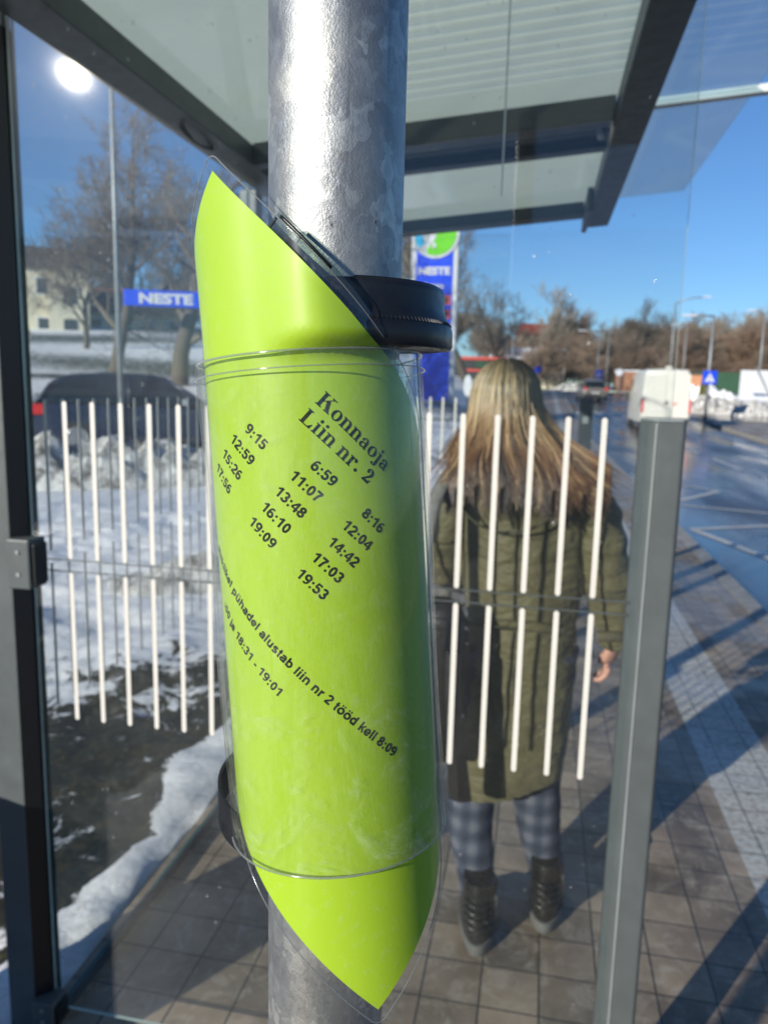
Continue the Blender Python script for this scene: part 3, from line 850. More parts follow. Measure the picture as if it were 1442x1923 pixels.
# a small bold serif face, drawn with slab stems, bowls of uneven weight and bracketed feet
def serif(body):
    vs, fs = [], []
    X = [0.0]

    def poly(pts):
        n = len(vs); vs.extend(Vector((X[0] + a, b, 0)) for a, b in pts); fs.append(tuple(range(n, n + len(pts))))

    def rect(a, b, c, d): poly([(a, c), (b, c), (b, d), (a, d)])

    def band(po, pi):
        for i in range(len(po) - 1): poly([po[i], po[i + 1], pi[i + 1], pi[i]])

    def ell(cx, cy, rx, ry, a0, a1, n=20): return [(cx + rx * math.cos(R(a0 + (a1 - a0) * i / n)), cy + ry * math.sin(R(a0 + (a1 - a0) * i / n))) for i in range(n + 1)]

    def foot(cx, y, w, dirn):
        s = .055
        poly([(cx - w, y), (cx + w, y), (cx + w, y + s * dirn), (cx - w, y + s * dirn)] if dirn > 0 else [(cx - w, y - s), (cx + w, y - s), (cx + w, y), (cx - w, y)])
    xh = .50; ST = .16
    for ch in body:
        if ch == 'K':
            rect(.08, .25, 0, .73); foot(.165, 0, .16, 1); foot(.165, .73, .16, -1)
            poly([(.25, .30), (.25, .36), (.58, .70), (.64, .70)]); foot(.60, .73, .13, -1)
            poly([(.34, .42), (.50, .53), (.74, .04), (.54, .04)]); foot(.63, 0, .16, 1); X[0] += .82
        elif ch == 'L':
            rect(.08, .25, 0, .73); foot(.165, 0, .16, 1); foot(.165, .73, .16, -1)
            rect(.25, .62, 0, .05); poly([(.62, 0), (.64, .24), (.60, .24), (.46, .05), (.46, 0)]); X[0] += .70
        elif ch == 'o':
            band(ell(.27, xh / 2, .245, xh / 2 + .012, 0, 360, 32), ell(.27, xh / 2, .105, xh / 2 - .04, 0, 360, 32)); X[0] += .56
        elif ch in 'nr':
            rect(.07, .21, 0, xh); foot(.14, 0, .125, 1); poly([(.0, xh), (.0, xh - .045), (.08, xh - .06), (.08, xh)])
            if ch == 'n':
                band(ell(.32, xh - .17, .19, .18, 0, 140, 14), ell(.28, xh - .18, .09, .13, 0, 140, 14))
                rect(.37, .51, 0, xh - .17); foot(.44, 0, .125, 1); X[0] += .61
            else:
                band(ell(.32, xh - .15, .15, .16, 45, 150, 12), ell(.30, xh - .18, .10, .12, 45, 150, 12))
                poly(ell(.375, xh - .085, .075, .085, 0, 360, 14)[:-1]); X[0] += .48
        elif ch in 'ij':
            if ch == 'i': rect(.08, .22, 0, xh); foot(.15, 0, .13, 1)
            else:
                rect(.10, .24, -.08, xh); band(ell(.08, -.08, .16, .15, 0, -110, 12), ell(.06, -.08, .05, .10, 0, -110, 12)); poly(ell(.0, -.16, .07, .07, 0, 360, 12)[:-1])
            poly([(.01, xh), (.01, xh - .045), (.12, xh - .06), (.12, xh)]); poly(ell(.155, .66, .082, .082, 0, 360, 14)[:-1]); X[0] += .32
        elif ch == 'a':
            rect(.30, .43, .06, xh - .16)
            band(ell(.25, xh - .16, .18, .17, 0, 155, 14), ell(.22, xh - .17, .08, .13, 0, 155, 14)); poly(ell(.12, xh - .13, .07, .07, 0, 360, 12)[:-1])
            band(ell(.19, .135, .165, .145, 60, 330, 18), ell(.215, .145, .06, .09, 60, 330, 18)); poly([(.26, .30), (.31, .27), (.31, .22), (.20, .25)])
            band(ell(.40, .08, .10, .09, 180, 330, 8), ell(.42, .08, .03, .03, 180, 330, 8)); X[0] += .53
        elif ch == '.': poly(ell(.12, .08, .085, .085, 0, 360, 14)[:-1]); X[0] += .28
        elif ch == '2':
            band(ell(.24, .48, .21, .21, 165, -40, 18), ell(.22, .48, .08, .16, 165, -40, 18)); poly(ell(.13, .50, .075, .075, 0, 360, 12)[:-1])
            poly([(.40, .345), (.30, .40), (.04, .05), (.04, .0), (.14, .05)]); poly([(.04, 0), (.45, 0), (.48, .22), (.44, .22), (.38, .13), (.10, .13)]); X[0] += .54
        elif ch == ' ': X[0] += .26
    return vs, fs, X[0]


ANG = TH
ANG2 = R(46.0)


def serif_line(body, centre, width, height):
    vs, fs, w = serif(body)
    wrap_text(vs, fs, 'heading_lettering', Vector(centre), width, height, ANG2, .73, 0, w)


serif_line('Konnaoja', (.0322, .0243), .0428, .0066)
serif_line('Liin nr. 2', (.0242, .0300), .0405, .0066)


def sans_glyphs(body, wt=.158):
    vs, fs = [], []; X = 0.0; h = .716; xh = .525

    def st(pts, closed=False, w=wt):
        n = len(pts); L_, R_ = [], []
        for i, (x, y) in enumerate(pts):
            if closed: a, b = pts[i - 1], pts[(i + 1) % n]
            else: a, b = pts[max(0, i - 1)], pts[min(n - 1, i + 1)]
            dx, dy = b[0] - a[0], b[1] - a[1]; l_ = math.hypot(dx, dy) or 1; nx, ny = -dy / l_ * w / 2, dx / l_ * w / 2
            if 0 < i < n - 1:
                e1_ = Vector((x - a[0], y - a[1])); e2_ = Vector((b[0] - x, b[1] - y))
                if e1_.length and e2_.length:
                    c_ = max(.35, math.cos(e1_.angle(e2_) / 2)); nx /= c_; ny /= c_
            L_.append((X + x + nx, y + ny)); R_.append((X + x - nx, y - ny))
        b0 = len(vs); vs.extend(Vector((a, b, 0)) for p_ in zip(L_, R_) for a, b in p_)
        for i in range(n if closed else n - 1):
            j = (i + 1) % n; fs.append((b0 + 2 * i, b0 + 2 * i + 1, b0 + 2 * j + 1, b0 + 2 * j))

    def arc(cx, cy, rx, ry, a0, a1, n=18): return [(cx + rx * math.cos(R(a0 + (a1 - a0) * i / n)), cy + ry * math.sin(R(a0 + (a1 - a0) * i / n))) for i in range(n + 1)]

    def ring(cx, cy, rx, ry, n=28): st(arc(cx, cy, rx, ry, 0, 360, n)[:-1], True)

    def dot(x, y, r_=.078): b0 = len(vs); vs.extend(Vector((X + x + a, y + b, 0)) for a, b in ((-r_, -r_), (r_, -r_), (r_, r_), (-r_, r_))); fs.append((b0, b0 + 1, b0 + 2, b0 + 3))
    W_ = {' ': .278, ':': .333, '-': .333, 'i': .278, 'l': .278, 'j': .278, 't': .333, 'r': .389, 'R': .722}
    k = wt / 2; m = h / 2
    for c in body:
        wd = W_.get(c, .556 if c.isdigit() or c in 'kaes' else .611)
        if c == '0': ring(.278, m, .278 - .035 - k, m + .01 - k)
        elif c == '1': st([(.36, 0), (.36, h)]); st([(.085, .50), (.22, .56), (.33, .68)], w=.13)
        elif c == '2': st(arc(.275, .50, .175, .155, 170, -35) + [(.13, .13), (.10, .063)]); st([(.045, .063), (.51, .063)])
        elif c == '3': st(arc(.26, .515, .165, .14, 160, -88)); st(arc(.26, .208, .185, .155, 92, -165))
        elif c == '4': st([(.405, 0), (.405, h)]); st([(.35, .66), (.07, .245), (.07, .22)], w=.12); st([(.03, .22), (.535, .22)], w=.12)
        elif c == '5': st([(.48, .655), (.165, .655), (.115, .37)], w=.125); st(arc(.265, .235, .185, .175, 140, -160))
        elif c in '69':
            a_ = len(vs); ring(.278, .225, .178, .168); st(arc(.31, .34, .21, .315, 60, 185), w=.13)
            if c == '9':
                for i in range(a_, len(vs)): vs[i] = Vector((2 * X + .556 - vs[i].x, h - vs[i].y, 0))
        elif c == '7': st([(.045, .655), (.50, .655)]); st([(.46, .64), (.30, .40), (.215, .0)])
        elif c == '8': ring(.278, .528, .148, .128); ring(.278, .208, .178, .148)
        elif c == ':': dot(.165, .078); dot(.165, .44)
        elif c == '-': st([(.05, .25), (.29, .25)])
        elif c == 'l': st([(.139, 0), (.139, h)])
        elif c in 'ij':
            st([(.139, xh), (.139, 0)] if c == 'i' else [(.139, xh), (.139, -.08)] + arc(.05, -.08, .09, .07, 0, -100, 8)); dot(.139, .655, .066)
        elif c == 'k': st([(.135, 0), (.135, h)]); st([(.14, .20), (.48, .525)], w=.12); st([(.26, .33), (.49, 0)], w=.14)
        elif c == 't': st([(.16, .66), (.16, .13)] + arc(.25, .13, .09, .075, 180, 280, 8)); st([(.02, .47), (.31, .47)], w=.11)
        elif c == 'r': st([(.135, 0), (.135, xh)]); st(arc(.30, .31, .16, .155, 165, 70, 10))
        elif c == 'R': st([(.14, 0), (.14, h)]); st([(.14, .655), (.44, .655)] + arc(.44, .51, .15, .145, 90, -90) + [(.14, .365)], w=.12); st([(.36, .36), (.62, 0)])
        elif c in 'nhuü':
            a_ = len(vs); st([(.135, 0), (.135, h if c == 'h' else xh)]); st(arc(.305, .305, .165, .165, 170, 0) + [(.47, 0)])
            if c in 'uü':
                for i in range(a_, len(vs)): vs[i] = Vector((2 * X + .611 - vs[i].x, xh - vs[i].y, 0))
            if c == 'ü': dot(.20, .66, .06); dot(.41, .66, .06)
        elif c in 'oö':
            ring(.305, xh / 2, .205, xh / 2 - .06)
            if c == 'ö': dot(.20, .66, .06); dot(.41, .66, .06)
        elif c in 'pdb':
            ring(.315 if c != 'd' else .29, xh / 2, .185, xh / 2 - .06)
            st([(.135, -.19), (.135, xh)] if c == 'p' else [(.135, 0), (.135, h)] if c == 'b' else [(.475, 0), (.475, h)])
        elif c == 'a': st(arc(.27, .35, .165, .12, 160, 0) + [(.435, .10), (.47, 0)]); st(arc(.235, .155, .155, .11, 55, 345)); st([(.30, .275), (.43, .30)], w=.10)
        elif c == 'e': st(arc(.275, xh / 2, .19, xh / 2 - .06, 0, 325, 24)); st([(.10, .255), (.50, .255)], w=.11)
        elif c == 's': st(arc(.27, .375, .155, .095, 20, 200, 12) + arc(.27, .155, .17, .105, 80, -160, 14))
        X += wd
    return vs, fs, X


def sans(body, centre, em, ang):
    vs, fs, w = sans_glyphs(body)
    wrap_text(vs, fs, 'lettering', Vector(centre), w * em, .716 * em, ang, .716, 0, w)


for k, c_ in {'9:15': (-.0116, .0237), '12:59': (-.0197, .0287), '15:26': (-.0272, .0348), '17:56': (-.0351, .0408),
              '6:59': (.0170, .0405), '11:07': (.0092, .0454), '13:48': (.0022, .0517), '16:10': (-.0048, .0580), '19:09': (-.0118, .0642),
              '8:16': (.0376, .0621), '12:04': (.0297, .0675), '14:42': (.0232, .0741), '17:03': (.0161, .0801), '19:53': (.0092, .0867)}.items():
    sans(k, c_, .00640, R(46.0))
e0, e1_ = Vector((-.0334, .0899)), Vector((.0421, .1662)); un = (e1_ - e0).normalized()
L1 = 'Riiklikel pühadel alustab liin nr 2 tööd kell 8:09'
em = (e1_ - e0).length / sans_glyphs(L1[10:])[2]
sans(L1, e1_ - un * em * sans_glyphs(L1)[2] / 2, em, math.atan2(un.y, un.x))
L2 = ':00 ja 18:31 - 19:01'; e2_ = Vector((-.0079, .1346)); un = Vector((math.cos(R(44)), math.sin(R(44))))
sans(L2, e2_ - un * em * sans_glyphs(L2)[2] / 2, em, R(44))

# ---------------------------------------------------------------- person
pe = thing('person', 'person seen from behind in olive padded coat and plaid trousers with long blonde hair', 'person', (-.04, 2.2, 0))


def skin_obj(name, verts, edges, radii, mat, parent, sub=2, root=0):
    me = bpy.data.meshes.new(name); me.from_pydata(verts, edges, []); me.materials.append(mat)
    o = bpy.data.objects.new(name, me); COL.objects.link(o); o.parent = parent
    sk = o.modifiers.new('skin', 'SKIN'); sk.use_smooth_shade = True
    for i, r_ in enumerate(radii):
        s_ = me.skin_vertices[0].data[i]; s_.radius = r_ if isinstance(r_, tuple) else (r_, r_); s_.use_root = (i == root)
    sb = o.modifiers.new('sub', 'SUBSURF'); sb.levels = sub; sb.render_levels = sub
    return o


# one continuous body, local coordinates, facing +Y
V_, E_, Rr = [], [], []


def jn(p, r_, frm=None):
    V_.append(p); Rr.append(r_); i = len(V_) - 1
    if frm is not None: E_.append((frm, i))
    return i


pel = jn((0, .0, .86), (.145, .11)); wa = jn((0, .0, 1.02), (.125, .095), pel); ch = jn((0, .01, 1.20), (.145, .10), wa); ns = jn((0, .0, 1.36), (.085, .065), ch)
nk = jn((0, .01, 1.43), .05, ns); hd0 = jn((-.055 + .04, .02, 1.49), (.065, .075), nk); hd1 = jn((-.055, .015, 1.56), (.078, .092), hd0); hd2 = jn((-.06, .01, 1.62), (.066, .08), hd1)
for sx_ in (-1, 1):
    hip = jn((sx_ * .085, 0, .80), .085, pel)
    if sx_ < 0: kn = jn((-.108, -.03, .46), .062, hip); an = jn((-.065, -.115, .14), .042, kn); ft = jn((-.06, -.10, .06), .04, an); jn((-.08, .02, .04), .036, ft)
    else: kn = jn((.095, .03, .46), .062, hip); an = jn((.125, .02, .14), .042, kn); ft = jn((.125, .05, .06), .04, an); jn((.135, .17, .04), .036, ft)
    shd = jn((sx_ * .165, .0, 1.32), .055, ch)
    if sx_ > 0: el = jn((.246, .0, 1.07), .042, shd); wr = jn((.290, .05, .87), .028, el)
    else: el = jn((-.23, .04, 1.08), .042, shd); wr = jn((-.16, .20, 1.0), .028, el)
body = skin_obj('body', V_, E_, Rr, M['skin'], pe)
# face and ears (seen only from ahead)
fx, fy, fz = -.06, .105, 1.565
mb = MB(); mb.tube([(fx, fy - .01, fz + .035), (fx, fy + .008, fz + .01), (fx, fy + .016, fz - .005), (fx, fy, fz - .012)], [.006, .008, .010, .007], 8)
mb.build('nose', M['skin'], pe, smooth=True)
for s_ in (-1, 1):
    mb = MB(); mb.tube([(fx + s_ * .078, .0, fz + .02), (fx + s_ * .086, -.012, fz), (fx + s_ * .08, -.002, fz - .03)], [.008, .011, .006], 8); mb.build('ear', M['skin'], pe, smooth=True)
mb = MB()
for s_ in (-1, 1): mb.tube([(fx + s_ * .031 - .010, fy - .012, fz + .03), (fx + s_ * .031, fy - .006, fz + .031), (fx + s_ * .031 + .010, fy - .012, fz + .03)], [.002, .006, .002], 8)
mb.build('eyes', M['car_glass'], pe, smooth=True)
mb = MB(); mb.tube([(fx - .024, fy - .012, fz - .032), (fx, fy - .002, fz - .033), (fx + .024, fy - .012, fz - .032)], [.002, .006, .002], 8)
mb.build('lips', plain('lips', (.45, .12, .12), .4), pe, smooth=True)
# right hand: palm and five bent digits
HV, HE, HR = [], [], []


def hj(p, r_, frm=None):
    HV.append(p); HR.append(r_)
    if frm is not None: HE.append((frm, len(HV) - 1))
    return len(HV) - 1


w0 = hj((.270, .052, .880), (.026, .019)); p0 = hj((.262, .060, .840), (.036, .016), w0); p1 = hj((.255, .066, .805), (.038, .015), p0)
HV = [(a + .020, b, c) for a, b, c in HV]
hand = skin_obj('hand', HV, HE, HR, M['skin'], pe, 2)
for k, (dy, ln) in enumerate(((-.030, .052), (-.010, .062), (.010, .068), (.030, .060))):
    bx_, by_, bz_ = .275, .066 + dy * .95, .803
    vv = [(bx_, by_, bz_), (bx_ - .006, by_, bz_ - ln * .45), (bx_ - .022, by_, bz_ - ln * .78), (bx_ - .040, by_, bz_ - ln * .80)]
    skin_obj('finger', vv, [(0, 1), (1, 2), (2, 3)], [.0095, .009, .0085, .007], M['skin'], hand, 2)
skin_obj('thumb', [(.278, .088, .838), (.264, .104, .815), (.252, .104, .788)], [(0, 1), (1, 2)], [.012, .0105, .008], M['skin'], hand, 2)

# trousers
mb = MB()
for pts in ([(-.085, .0, .86), (-.105, -.01, .62), (-.108, -.03, .44), (-.100, -.065, .30), (-.075, -.10, .18), (-.060, -.115, .115)],
            [(.085, .01, .86), (.085, .02, .62), (.085, .025, .44), (.100, .02, .30), (.120, .015, .20), (.130, .015, .145)]):
    rs = [.10, .088, .074, .068, .054, .050]
    P_, Q_ = [], []
    for i in range(len(pts) - 1):
        for k in range(6):
            f_ = k / 6; p = Vector(pts[i]).lerp(Vector(pts[i + 1]), f_); r_ = rs[i] + (rs[i + 1] - rs[i]) * f_
            r_ *= 1 + .025 * math.sin(p.z * 75 + (i * 3)); P_.append(p); Q_.append(r_)
    mb.tube(P_, Q_, 28)
mb.box(-.12, .12, -.07, .07, .80, .88)
mb.build('trousers', M['plaid'], pe, smooth=True)


# boots: profile lofted along the foot
def boot(x, y, toe):
    mb = MB()
    rows = []
    for z, y0, y1, w in ((.035, -.052, .205, .047), (.055, -.056, .205, .049), (.08, -.056, .17, .048), (.105, -.050, .10, .046), (.14, -.050, .068, .046), (.175, -.052, .062, .048), (.20, -.054, .062, .050), (.215, -.052, .060, .048)):
        rows.append([Vector((x + w * math.cos(2 * PI * k / 24) + toe * max(0, (y0 + y1) / 2 + (y1 - y0) / 2 * math.sin(2 * PI * k / 24)), y + (y0 + y1) / 2 + (y1 - y0) / 2 * math.sin(2 * PI * k / 24), z)) for k in range(24)])
    mb.loft(rows)
    b = mb.build('boot', M['boot'], pe, smooth=True, angle=60)
    mb = MB(); rows = []
    for z, g in ((0, -.001), (.012, .003), (.036, .003)):
        rows.append([Vector((x + (.049 + g) * math.cos(2 * PI * k / 24) + toe * max(0, .076 + .132 * math.sin(2 * PI * k / 24)), y + .076 + (.134 + g) * math.sin(2 * PI * k / 24), z)) for k in range(24)])
    mb.loft(rows)
    mb.build('sole', M['sole'], b, smooth=True, angle=50)
    mb = MB()
    for z in (.085, .108, .131, .154): mb.tube([(x - .040, y - .030, z + .008), (x - .018, y - .0555, z), (x + .018, y - .0555, z), (x + .040, y - .030, z + .008)], .0042, 6)
    mb.tube([(x + .047, y - .035, .19), (x + .052, y - .02, .10), (x + .050, y, .06)], .003, 6)
    mb.build('heel_crease', M['boot'], b, smooth=True)


boot(-.056, -.170, -.15)
boot(.133, -.030, .10)

# coat: rings and sleeves fused into one padded shell
mb = MB(); rows = []
prof = [(.425, .168, .125, -.012), (.47, .176, .130, -.010), (.56, .178, .132, -.006), (.70, .176, .130, .0), (.84, .170, .126, .008), (.925, .160, .116, .013), (.945, .156, .112, .014), (.965, .161, .116, .014), (1.05, .170, .120, .010),
        (1.15, .178, .122, .008), (1.25, .183, .118, 0.004), (1.31, .175, .105, .0), (1.355, .130, .085, 0), (1.385, .080, .070, 0), (1.42, .068, .065, -.005)]
for z, rx, ry, cx in prof:
    rows.append([Vector((cx + rx * math.cos(a) * (1 + .02 * math.sin(5 * a + z * 9)), ry * math.sin(a) * (1 + .03 * math.sin(4 * a + z * 7)), z + (.05 * (math.cos(a)) if z < .5 else 0))) for a in (2 * PI * k / 40 for k in range(40))])
mb.loft(rows)


def sleeve_tube(pts, rs):
    P_, Q_ = [], []
    for i in range(len(pts) - 1):
        for k in range(8):
            f_ = k / 8; p = Vector(pts[i]).lerp(Vector(pts[i + 1]), f_); r_ = rs[i] + (rs[i + 1] - rs[i]) * f_
            P_.append(p); Q_.append(r_ * (1 + .045 * math.sin((i * 8 + k) * 1.35)))
    P_.append(Vector(pts[-1])); Q_.append(rs[-1]); mb.tube(P_, Q_, 24)


sleeve_tube([(.13, 0, 1.315), (.19, .0, 1.275), (.225, -.01, 1.17), (.246, .0, 1.07), (.276, .02, .96), (.290, .05, .875)], [.075, .078, .072, .068, .058, .046])
sleeve_tube([(-.13, 0, 1.315), (-.195, .0, 1.27), (-.222, .0, 1.16), (-.225, .04, 1.07), (-.19, .13, 1.02), (-.15, .20, 1.0)], [.075, .072, .066, .060, .052, .044])
# hood lying on the back
rows = []
for k in range(9):
    f_ = k / 8; z = 1.405 - .165 * f_; w = .125 * math.sin(PI * (.28 + .62 * f_)) ** .8; dpt = .055 * math.sin(PI * (.25 + .7 * f_))
    rows.append([Vector((-.035 + w * math.cos(a), -.085 - .015 * f_ + dpt * math.sin(a), z)) for a in (2 * PI * j / 24 for j in range(24))])
mb.loft(rows)
coat = mb.build('coat', M['coat'], pe, smooth=True)
rm = coat.modifiers.new('remesh', 'REMESH'); rm.mode = 'VOXEL'; rm.voxel_size = .0075; rm.use_smooth_shade = True
sm = coat.modifiers.new('smooth', 'SMOOTH'); sm.iterations = 4
tx = bpy.data.textures.new('wrinkles', 'CLOUDS'); tx.noise_scale = .07; tx.noise_depth = 3
dp = coat.modifiers.new('wrinkle', 'DISPLACE'); dp.texture = tx; dp.strength = .013; dp.mid_level = .5
# drawstrings, seams, hem cord
mb = MB()
mb.tube([(-.04 + .166 * math.cos(a), .118 * math.sin(a), .945) for a in (2 * PI * k / 40 for k in range(41))], .0045, 6)
mb.build('waist_cord', M['coat_trim'], pe, smooth=True)
mb = MB()
mb.tube([(-.035 + .127 * math.cos(a), -.145 - .016 * math.sin(-a), 1.315 + .092 * math.sin(a)) for a in (PI + PI * k / 24 for k in range(25))], .0035, 6)
for x0, x1 in ((-.045, -.07), (.02, -.005)):
    mb.tube([(x0, -.128, .90), (x0 - .015, -.133, .82), (x0 - .01, -.133, .74), (x1 + .03, -.130, .68)], .003, 6)
mb.build('seam_piping', M['coat_trim'], pe, smooth=True)

# hair: a cap shell and thousands of fine tapered locks
HC = Vector((-.060, .005, 1.575))
hairroot = None
rnd = random.Random(11)
hv, hf, hr = [], [], []


def lock(path, r0, rv):
    n = len(path); b0 = len(hv)
    for i, p in enumerate(path):
        d = (path[min(i + 1, n - 1)] - path[max(i - 1, 0)]).normalized(); u = d.cross(Vector((0, 1, .2))).normalized(); w = d.cross(u)
        rr = r0 * (1 - .75 * (i / (n - 1)) ** 3)
        for k in range(3):
            a = 2 * PI * k / 3; hv.append(tuple(p + (u * math.cos(a) * 1.6 + w * math.sin(a)) * rr)); hr.append(rv)
    for i in range(n - 1):
        for k in range(3):
            k2 = (k + 1) % 3; hf.append((b0 + i * 3 + k, b0 + i * 3 + k2, b0 + (i + 1) * 3 + k2, b0 + (i + 1) * 3 + k))


for i in range(5200):
    az = rnd.uniform(-PI * .98, PI * .0 + .0) if False else rnd.uniform(-1.95, 1.95)   # 0 = straight back, + = right
    rad = rnd.uniform(.92, 1.0)
    side = 1 if az > 0 else -1
    # scalp arc from parting over the skull
    sx_ = math.sin(az); cy_ = -math.cos(az)
    W0 = .094; D0 = .105
    path = []
    lift = rnd.uniform(0, .006)
    spread = .62 + .38 * abs(az) / 1.95
    end_z = 1.300 + .055 * rnd.random() + .055 * smoothstep(1.0, 1.95, abs(az)) + .018 * math.sin(az * 9) - .03 * (rnd.random() < .2)
    # strands reach outwards over the shoulders
    tx_ = side * abs(sx_) ** .9 * (.262 if side > 0 else .175)
    ty_ = -.165 + .08 * smoothstep(.9, 1.95, abs(az))
    cl = .014 * noise.noise(Vector((az * 7, 3, 0)))
    phase = rnd.uniform(0, .6) + az * 4
    fly = rnd.gauss(0, .030) if i % 24 == 0 else 0
    for k in range(15):
        f_ = k / 14
        if f_ < .30:
            g = f_ / .30; ph = g * R(88)
            px_ = HC.x + side * .004 * (1 - g) + W0 * rad * math.sin(ph) * sx_ + lift * sx_
            py_ = HC.y + (D0 * rad) * math.sin(ph) * cy_ - .01 * (1 - g)
            pz_ = HC.z + .112 * rad * math.cos(ph) - .002
        else:
            g = (f_ - .30) / .70
            x0_ = HC.x + W0 * rad * sx_ + lift * sx_; y0_ = HC.y + D0 * rad * cy_
            e_ = g ** 1.5
            px_ = x0_ + (HC.x + tx_ + .02 - x0_) * e_ + cl * g + .010 * math.sin(g * 8 + phase) * g + fly * g * g
            py_ = y0_ + (ty_ - y0_) * smoothstep(0, 1, g) + (-.01 * g)
            pz_ = HC.z + (end_z - HC.z) * g
            if g > .6 and abs(az) < .6: py_ -= .02 * (g - .6) / .4
        path.append(Vector((px_ + rnd.gauss(0, .0006), py_ + rnd.gauss(0, .0006), pz_)))
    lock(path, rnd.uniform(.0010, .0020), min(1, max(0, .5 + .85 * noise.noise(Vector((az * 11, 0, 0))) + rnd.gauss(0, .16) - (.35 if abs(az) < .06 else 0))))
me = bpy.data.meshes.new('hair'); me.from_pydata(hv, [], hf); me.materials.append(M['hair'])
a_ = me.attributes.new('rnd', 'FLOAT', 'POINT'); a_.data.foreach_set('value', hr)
me.polygons.foreach_set('use_smooth', [True] * len(hf))
hair = bpy.data.objects.new('hair', me); COL.objects.link(hair); hair.parent = pe
mb = MB(); rows = []
for k in range(12):
    ph = R(2 + 8.5 * k); rows.append([Vector((HC.x + .090 * math.sin(ph) * math.cos(a), HC.y - .006 + .098 * math.sin(ph) * math.sin(a), HC.z + .106 * math.cos(ph))) for a in (2 * PI * j / 28 for j in range(28))])
mb.loft(rows)
mb.build('hair_cap', plain('dark_roots', (.06, .042, .022), .6), hair, smooth=True)

# black shoulder bag
bag = thing('shoulder_bag', 'black leather bag on a grey strap hanging at the person\'s left side', 'bag', (-.262, 1.98, .50))
mb = MB(); rows = []
for z, w, d in ((.545, .030, .02), (.53, .055, .042), (.48, .078, .055), (.40, .084, .058), (.30, .080, .055), (.20, .066, .050), (.12, .050, .044), (.09, .040, .03)):
    rows.append([Vector((.025 + w * math.copysign(abs(math.cos(a)) ** .8, math.cos(a)), d * math.copysign(abs(math.sin(a)) ** .8, math.sin(a)), z)) for a in (2 * PI * k / 28 for k in range(28))])
mb.loft(rows); mb.build('bag_body', M['bag'], bag, smooth=True)
mb = MB(); rows = []
for z, xa, xb, y in ((.42, .045, .090, -.060), (.30, .055, .100, -.066), (.20, .062, .108, -.064), (.10, .068, .122, -.058), (.03, .070, .132, -.052), (.0, .074, .136, -.050)):
    rows.append([Vector((xa, y, z)), Vector(((xa + xb) / 2, y - .008, z - .004)), Vector((xb, y, z)), Vector((xb, y + .007, z)), Vector((xa, y + .007, z))])
mb.loft(rows)
mb.build('flap', M['bag'], bag)
mb = MB()
sp_ = [(.02, -.02, .40), (-.01, -.035, .55), (-.015, -.03, .68), (-.005, .0, .80), (.02, .08, .865), (.045, .20, .875), (.04, .31, .80), (.01, .35, .6), (.0, .3, .42)]
rows = []
for i, p in enumerate(sp_):
    p = Vector(p); q = Vector(sp_[min(i + 1, 8)]); d = (q - p).normalized() if i < 8 else Vector((0, 0, -1))
    w = Vector((1, -.2, 0)).normalized() * .019; nrm = d.cross(w).normalized() * .0025
    rows.append([p - w - nrm, p + w - nrm, p + w + nrm, p - w + nrm])
mb.loft(rows); mb.build('strap', M['strap'], bag, smooth=True)

# ---------------------------------------------------------------- vehicles
def wheel(parent, x, y, r, w):
    mb = MB(); n = 28
    rows = [[Vector((x + s_ * w, y + rr * math.cos(2 * PI * k / n), r + rr * math.sin(2 * PI * k / n))) for k in range(n)] for s_, rr in ((-.5, r * .6), (-.5, r * .94), (-.35, r), (.35, r), (.5, r * .94), (.5, r * .6))]
    mb.loft(rows); t_ = mb.build('wheel', M['tyre'], parent, smooth=True, angle=40)
    mb = MB()
    for s_ in (-1, 1):
        sx2 = x + s_ * (w * .5 + .004)
        rows = [[Vector((sx2 + dx * s_, y + rr * math.cos(2 * PI * k / n), r + rr * math.sin(2 * PI * k / n))) for k in range(n)] for dx, rr in ((0, r * .62), (.006, r * .58), (-.03, r * .3), (-.01, r * .1))]
        mb.loft(rows)
    mb.build('rim', M['rim'], t_, smooth=True, angle=40)


